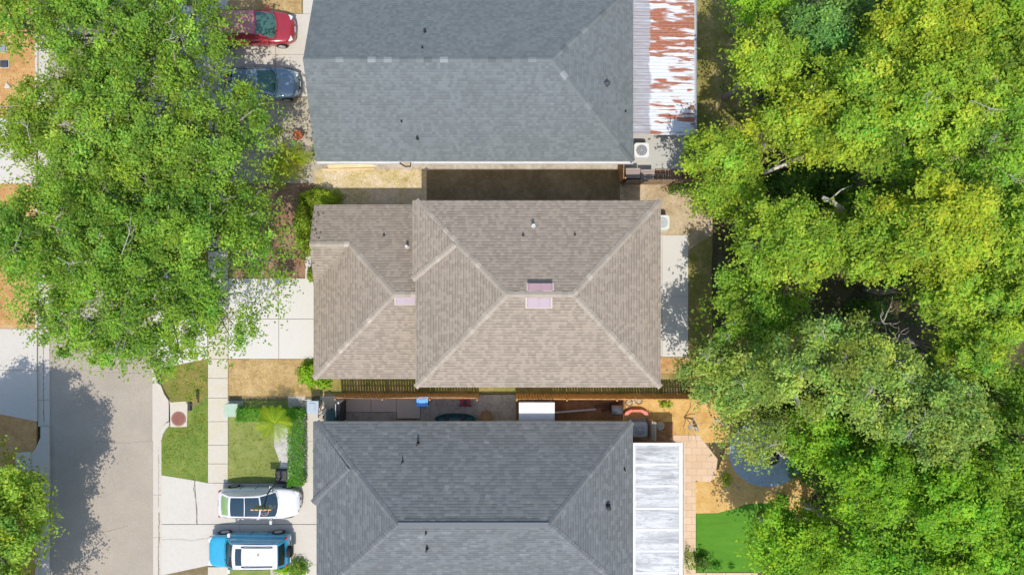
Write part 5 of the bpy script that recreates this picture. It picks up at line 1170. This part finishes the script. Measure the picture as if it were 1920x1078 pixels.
scatter('leaf_litter', [(440, 350), (560, 400), (570, 520), (445, 520)], 500, .09, (.17, .10, .06)); scatter('leaf_litter', [(1350, 0), (1920, 0), (1920, 1078), (1550, 1078), (1480, 800), (1350, 700)], 5200, .17, (.13, .095, .05), .08)
scatter('weeds', [(1308, 0), (1400, 0), (1400, 320), (1308, 320)], 700, .12, (.15, .16, .035)); scatter('weeds', [(1200, 345), (1330, 345), (1330, 440), (1245, 440)], 260, .09, (.24, .19, .10))
scatter('weeds', [(1350, 100), (1920, 100), (1920, 1000), (1600, 1000), (1350, 700)], 4200, .2, 'dark', .35)
scatter('weeds', [(430, 676), (565, 676), (570, 740), (430, 740)], 500, .08, (.30, .23, .12)); scatter('leaf_litter', [(0, 95), (62, 95), (62, 218), (0, 218)], 300, .08, (.26, .15, .06))
scatter('leaf_litter', [(1175, 745), (1330, 745), (1340, 812), (1175, 812)], 350, .07, (.34, .22, .09)); scatter('weeds', [(305, 692), (388, 676), (388, 738), (352, 750), (310, 722)], 500, .11, 'oak2')
# ---- street oaks on the left
def gpt(px, py): p = W(px, py); return (p.x, p.y)
oak = dict(mat='leaf', nl=46, lr=.24, dens=330, size=.16, sub=(.34, .66), up=.45, flat=.62, under=45, fringe=1.0)
G1 = 'street oaks along the parkway'
tree('oak_tree', 'green street oak at the top, shading the red minivan', 254, 56, 184, 126, 6.2, 2.6, 'oak', G1, trunk=gpt(352, 110), pale_branches=3, **oak)
tree('oak_tree', 'broad green street oak in the middle of the row, reaching the blue-grey sedan', 262, 268, 262, 174, 6.4, 2.8, 'oak2', G1, trunk=gpt(352, 290), pale_branches=4, **oak)
tree('oak_tree', 'widest green street oak, spreading over the road and the middle driveway', 266, 488, 282, 208, 6.4, 3.0, 'oak', G1, trunk=gpt(356, 470), pale_branches=4, **oak)
tree('oak_tree', 'green oak at the top-left corner across the street', 10, 22, 88, 72, 5.5, 2.0, 'oak2', G1, nl=12, lr=.36, dens=230, size=.19, fringe=.8)
tree('oak_tree', 'yellow-green feathery oak at the bottom-left corner casting a long shadow on the street', -88, 985, 178, 165, 5.6, 2.8, 'oak2', G1, nl=44, lr=.30, dens=420, size=.18, fringe=.5, yvar=.1)
tree('oak_tree', 'yellow-green oak below the bottom-left corner tree, mostly out of frame', -84, 1175, 165, 120, 5.4, 2.4, 'oak2', G1, nl=26, lr=.32, dens=380, size=.18, fringe=.5)
# ---- woodland on the right
ma = dict(mat='leafm', lr=.33, dens=520, size=.175, sub=(.42, .78), up=.65, flat=.7, fringe=.3, yvar=.06)
G2 = 'woodland trees behind the houses'
wood = [
 ('bush_tree', 'dense very bright green small tree at the top edge beside the rusty roof', 1418, 12, 66, 52, 4.0, 1.8, 'bright', dict(nl=9, lr=.5, dens=420, size=.14, up=.8)),
 ('maple_tree', 'lobed yellow-green maple nearest the lower half of the rusty patio roof', 1432, 118, 68, 66, 6.5, 2.2, 'maple', dict(nl=8)),
 ('broadleaf_tree', 'cool blue-green tree behind the very bright green small tree', 1548, 60, 92, 78, 6.0, 2.2, 'teal', dict(nl=13, mat='leaf')),
 ('maple_tree', 'yellow-green maple in the middle of the top of the wood', 1620, 180, 105, 95, 8.0, 2.5, 'maple', dict(nl=13)),
 ('maple_tree', 'big yellowish maple at the top edge right of the blue-green tree', 1735, 60, 112, 92, 9.0, 2.8, 'mapleY', dict(nl=14)),
 ('broadleaf_tree', 'fresh green tree filling the top-right corner', 1880, 70, 95, 110, 9.0, 2.6, 'maple', dict(nl=12)),
 ('maple_tree', 'yellow-green maple with gaps above the dark hollow', 1500, 235, 96, 76, 7.2, 2.4, 'mapleY', dict(nl=11)),
 ('maple_tree', 'light green maple reaching over the grey patio corner', 1350, 300, 72, 58, 5.0, 1.8, 'maple', dict(nl=9)),
 ('maple_tree', 'light green maple overhanging the sandy yard of the middle house', 1362, 368, 78, 46, 4.6, 1.6, 'maple', dict(nl=9)),
 ('maple_tree', 'yellow-green maple right above the long dark hollow', 1590, 258, 84, 60, 8.6, 2.2, 'maple', dict(nl=10)),
 ('maple_tree', 'tall maple with pale bare limbs in the upper right of the wood', 1745, 195, 120, 98, 9.0, 2.7, 'maple', dict(nl=14, pale_branches=6)),
 ('broadleaf_tree', 'mid green tree with many pale twigs at the right edge, upper half', 1868, 270, 98, 120, 8.6, 2.6, 'forest', dict(nl=13, pale_branches=8, mat='leaf')),
 ('broadleaf_tree', 'soft green tree below the tall maple with pale limbs', 1720, 310, 96, 56, 7.6, 2.2, 'forest', dict(nl=10, pale_branches=5)),
 ('maple_tree', 'big yellow maple just below the dark hollow', 1480, 455, 112, 82, 7.0, 2.4, 'maple', dict(nl=13)),
 ('maple_tree', 'strongly yellow maple in the centre right of the wood', 1745, 420, 100, 92, 9.2, 2.6, 'mapleY', dict(nl=13)),
 ('maple_tree', 'mid yellow-green maple between the hollow and the yellow maples', 1625, 450, 74, 84, 7.8, 2.2, 'maple', dict(nl=10)),
 ('maple_tree', 'greenish yellow maple on the right edge at mid height', 1880, 440, 84, 82, 8.6, 2.4, 'maple', dict(nl=11)),
 ('maple_tree', 'yellow-green maple on the right edge below mid height', 1880, 570, 80, 70, 8.2, 2.2, 'maple', dict(nl=10)),
 ('maple_tree', 'small yellow-green maple right of the bare pale branches', 1775, 545, 76, 62, 7.8, 2.0, 'maple', dict(nl=9)),
 ('maple_tree', 'yellow-green maple over reddish bare ground at the lower right', 1812, 655, 66, 60, 7.4, 2.0, 'maple', dict(nl=9, yvar=.12)),
 ('oak_tree', 'grey-green oak overhanging the white back patio', 1412, 578, 100, 80, 4.8, 2.0, 'forest', dict(nl=16, mat='leaf', lr=.30, pale_branches=4, under=30)),
 ('oak_tree', 'grey-green oak hanging over the end of the orange-brown fence', 1375, 700, 104, 76, 5.4, 2.0, 'greyoak', dict(nl=18, mat='leaf', lr=.28, pale_branches=6, size=.17)),
 ('oak_tree', 'wide pale grey-green oak with fine leaves in the middle of the lower wood', 1570, 690, 158, 92, 8.6, 2.6, 'greyoak', dict(nl=26, mat='leaf', lr=.26, size=.17, pale_branches=9)),
 ('oak_tree', 'fine-leaved grey-green oak right of the widest grey-green oak', 1728, 775, 118, 90, 8.4, 2.4, 'greyoak', dict(nl=20, mat='leaf', lr=.27, size=.17, pale_branches=4)),
 ('oak_tree', 'open grey-green oak leaning over the round blue-grey patio', 1410, 808, 74, 60, 5.0, 1.8, 'greyoak', dict(nl=11, mat='leaf', lr=.30, dens=170, pale_branches=3, size=.17)),
 ('broadleaf_tree', 'deep green tree between the grey-green oaks above the patio', 1538, 822, 74, 62, 5.5, 1.8, 'bright', dict(nl=8)),
 ('broadleaf_tree', 'bright green tree in the lower centre of the wood', 1632, 895, 92, 82, 7.0, 2.4, 'bright', dict(nl=12)),
 ('broadleaf_tree', 'bright green tree overhanging the artificial turf', 1486, 1022, 84, 76, 4.8, 2.0, 'bright', dict(nl=12, fringe=.6)),
 ('broadleaf_tree', 'bright green tree at the bottom edge right of the turf tree', 1612, 1022, 88, 72, 6.8, 2.2, 'bright', dict(nl=11)),
 ('broadleaf_tree', 'large bright green tree in the lower right', 1762, 930, 102, 88, 8.0, 2.5, 'bright', dict(nl=13)),
 ('broadleaf_tree', 'bright green tree at the bottom edge, second from the right corner', 1745, 1052, 90, 66, 7.6, 2.2, 'bright', dict(nl=11)),
 ('broadleaf_tree', 'bright green tree in the bottom-right corner', 1880, 1015, 92, 88, 8.0, 2.4, 'bright', dict(nl=12)),
 ('broadleaf_tree', 'mid green tree on the right edge in the lower third', 1895, 850, 84, 84, 8.0, 2.3, 'forest', dict(nl=11)),
 ('broadleaf_tree', 'deep green tree right of the dark gap in the lower wood', 1895, 735, 72, 58, 6.2, 2.0, 'forest', dict(nl=9)),
]
for nm, lab, px, py, rx, ry, zc, rz_, pal, kw in wood:
    a = dict(ma); a.update(kw)
    if a['mat'] == 'leafm' and 'lr' not in kw: a['nl'] = int(a['nl'] * 1.9)
    tree(nm, lab, px, py, rx, ry, zc, rz_, pal, G2, **a)
# understorey bushes in the shade of the wood
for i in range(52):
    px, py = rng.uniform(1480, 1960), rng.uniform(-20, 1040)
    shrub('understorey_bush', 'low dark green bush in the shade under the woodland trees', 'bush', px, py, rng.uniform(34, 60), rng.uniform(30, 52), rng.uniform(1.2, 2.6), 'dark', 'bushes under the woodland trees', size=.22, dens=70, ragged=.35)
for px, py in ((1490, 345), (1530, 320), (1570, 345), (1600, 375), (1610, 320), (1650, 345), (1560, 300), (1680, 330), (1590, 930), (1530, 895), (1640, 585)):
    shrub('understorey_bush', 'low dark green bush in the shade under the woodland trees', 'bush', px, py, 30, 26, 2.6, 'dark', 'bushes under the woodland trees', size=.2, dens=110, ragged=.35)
# bare dead trunks and grey branches lying in the hollow
for (x0, y0, x1, y1, z0, z1, r_, lab) in ((1622, 262, 1660, 300, 8.2, 6.4, .16, 'thick bare grey limb angling down into the upper end of the dark hollow'), (1676, 270, 1710, 292, 8.2, 7.0, .15, 'shorter bare grey limb right of the thick one above the hollow'), (1542, 370, 1580, 394, 6.8, 6.6, .13, 'bare grey limb at the lower edge of the dark hollow'), (1432, 326, 1476, 308, 1.5, 2.2, .11, 'bare pale log leaning at the left end of the dark hollow')):
    a, b = W(x0, y0, z0), W(x1, y1, z1); b2 = Vector((b.x + (b.x - a.x) * .5, b.y + (b.y - a.y) * .5, -.1)); mb = MB(); mb.tube([a, a.lerp(b, .5) + Vector((0, .05, .1)), b, b2], [r_ * .8, r_, r_ * 1.1, r_ * 1.3], 9)
    mb.tube([a.lerp(b, .3), a.lerp(b, .3) + Vector((.4, .5, .5)), a.lerp(b, .3) + Vector((.9, .7, .7))], [r_ * .4, r_ * .25, r_ * .08], 6)
    o = mb.build('dead_limb', M['barklight'], smooth=True, origin=b2); o.location = b2; tag(o, lab, 'dead tree', 'dead grey trunks in the wood')
for (x, y, z, a0, lab) in ((1655, 605, 6.8, .3, 'bare pale antler-like branch left of the small yellow maple'), (1680, 640, 6.5, 1.5, 'curling pale bare branch below the antler-like branch'), (1465, 855, 3.2, .9, 'bare white branches reaching over the round patio'), (1500, 545, 5.2, .1, 'forked pale bare branch at the edge of the middle yard'), (1290, 800, .9, .2, 'bare grey brush pile on golden mulch by the paver patio')):
    c = W(x, y, z); mb = MB(); root = Vector((c.x + .8, c.y - .4, -.1))
    mb.tube([root, root.lerp(c, .6) + Vector((.2, .1, .3)), c], [.14, .08, .04], 7)
    for k in range(4):
        a = a0 + k * .9 - 1.4 + rnd.uniform(-.3, .3); l_ = rnd.uniform(.5, 1.7); pts = [c]; hd = a
        for q in range(5): hd += rnd.uniform(-.55, .55); pts.append(pts[-1] + Vector((math.cos(hd) * l_ / 5, math.sin(hd) * l_ / 5, rnd.uniform(-.02, .09))))
        mb.tube(pts, [.032, .028, .022, .016, .011, .005], 5); p1 = pts[2]; mb.tube([p1, p1 + Vector((math.cos(a - .7) * .25, math.sin(a - .7) * .25, .1)), p1 + Vector((math.cos(a - .3) * .5, math.sin(a - .3) * .5, .12))], [.014, .01, .004], 4)
    o = mb.build('bare_branch', M['barkpale'], origin=root); o.location = root; tag(o, lab, 'bare tree', 'pale bare branches')

# ------------------------------------------------------------------ cracks, stains and grass tufts
def strip(name, pts, w, z, mat, kind='structure'):
    mb = MB(); pw = [W(x, y, z) for x, y in pts]; fine = []
    for a, b in zip(pw[:-1], pw[1:]):
        n = max(1, int((b - a).length / .12))
        for k in range(n): fine.append(a.lerp(b, k / n) + Vector((rnd.uniform(-.02, .02), rnd.uniform(-.02, .02), 0)))
    fine.append(pw[-1]); vs = []
    for i, p in enumerate(fine):
        d = (fine[min(i + 1, len(fine) - 1)] - fine[max(0, i - 1)]).normalized(); sd = Vector((-d.y, d.x, 0)); ww = w * rnd.uniform(.5, 1.3) * .5; vs += [p + sd * ww, p - sd * ww]
    mb.add(vs, [(2 * i, 2 * i + 1, 2 * i + 3, 2 * i + 2) for i in range(len(fine) - 1)]); return tag(mb.build(name, mat), kind=kind)
M['crack'] = noisy('crack_fill', (.16, .145, .125), .2, 9, .95, 0); M['gutterstain'] = noisy('gutter_dirt', (.26, .21, .15), .3, 5, .95, .1)
strip('driveway_crack', [(366, 900), (363, 915), (367, 938), (369, 955), (368, 981)], .022, .085, M['crack'])
strip('driveway_crack', [(305, 1012), (345, 1011), (352, 1014), (400, 1008)], .012, .085, M['crack'])
strip('gutter_dirt', [(298, 960), (298, 1000), (297, 1040), (298, 1120)], .07, -.048, M['gutterstain']); strip('gutter_dirt', [(297, 850), (297.5, 900), (297, 950)], .025, -.048, M['gutterstain'])
strip('gutter_dirt', [(82, 600), (81, 680), (82, 790)], .05, -.048, M['gutterstain'])
for (x0, y0, x1, y1) in ((120, 690, 265, 700), (180, 828, 286, 826), (150, 1000, 240, 985)): strip('road_crack', [(x0, y0), ((x0 + x1) / 2 + 8, (y0 + y1) / 2 + 3), (x1, y1)], .014, -.094, M['crack'])
L1 = (.060, .088, .015); L2 = (.078, .098, .018)
scatter('grass', [(305, 828), (388, 745), (388, 902), (305, 888)], 1500, .07, L1, .03); scatter('grass', [(430, 792), (520, 792), (524, 870), (518, 902), (430, 902)], 1500, .07, L2, .03)
scatter('grass', [(305, 826), (312, 806), (350, 803), (386, 760), (388, 800), (330, 830)], 300, .09, (.115, .115, .03), .04); scatter('grass', [(1307, 962), (1400, 948), (1440, 946), (1440, 1068), (1307, 1068)], 1300, .06, (.045, .098, .014), .03)
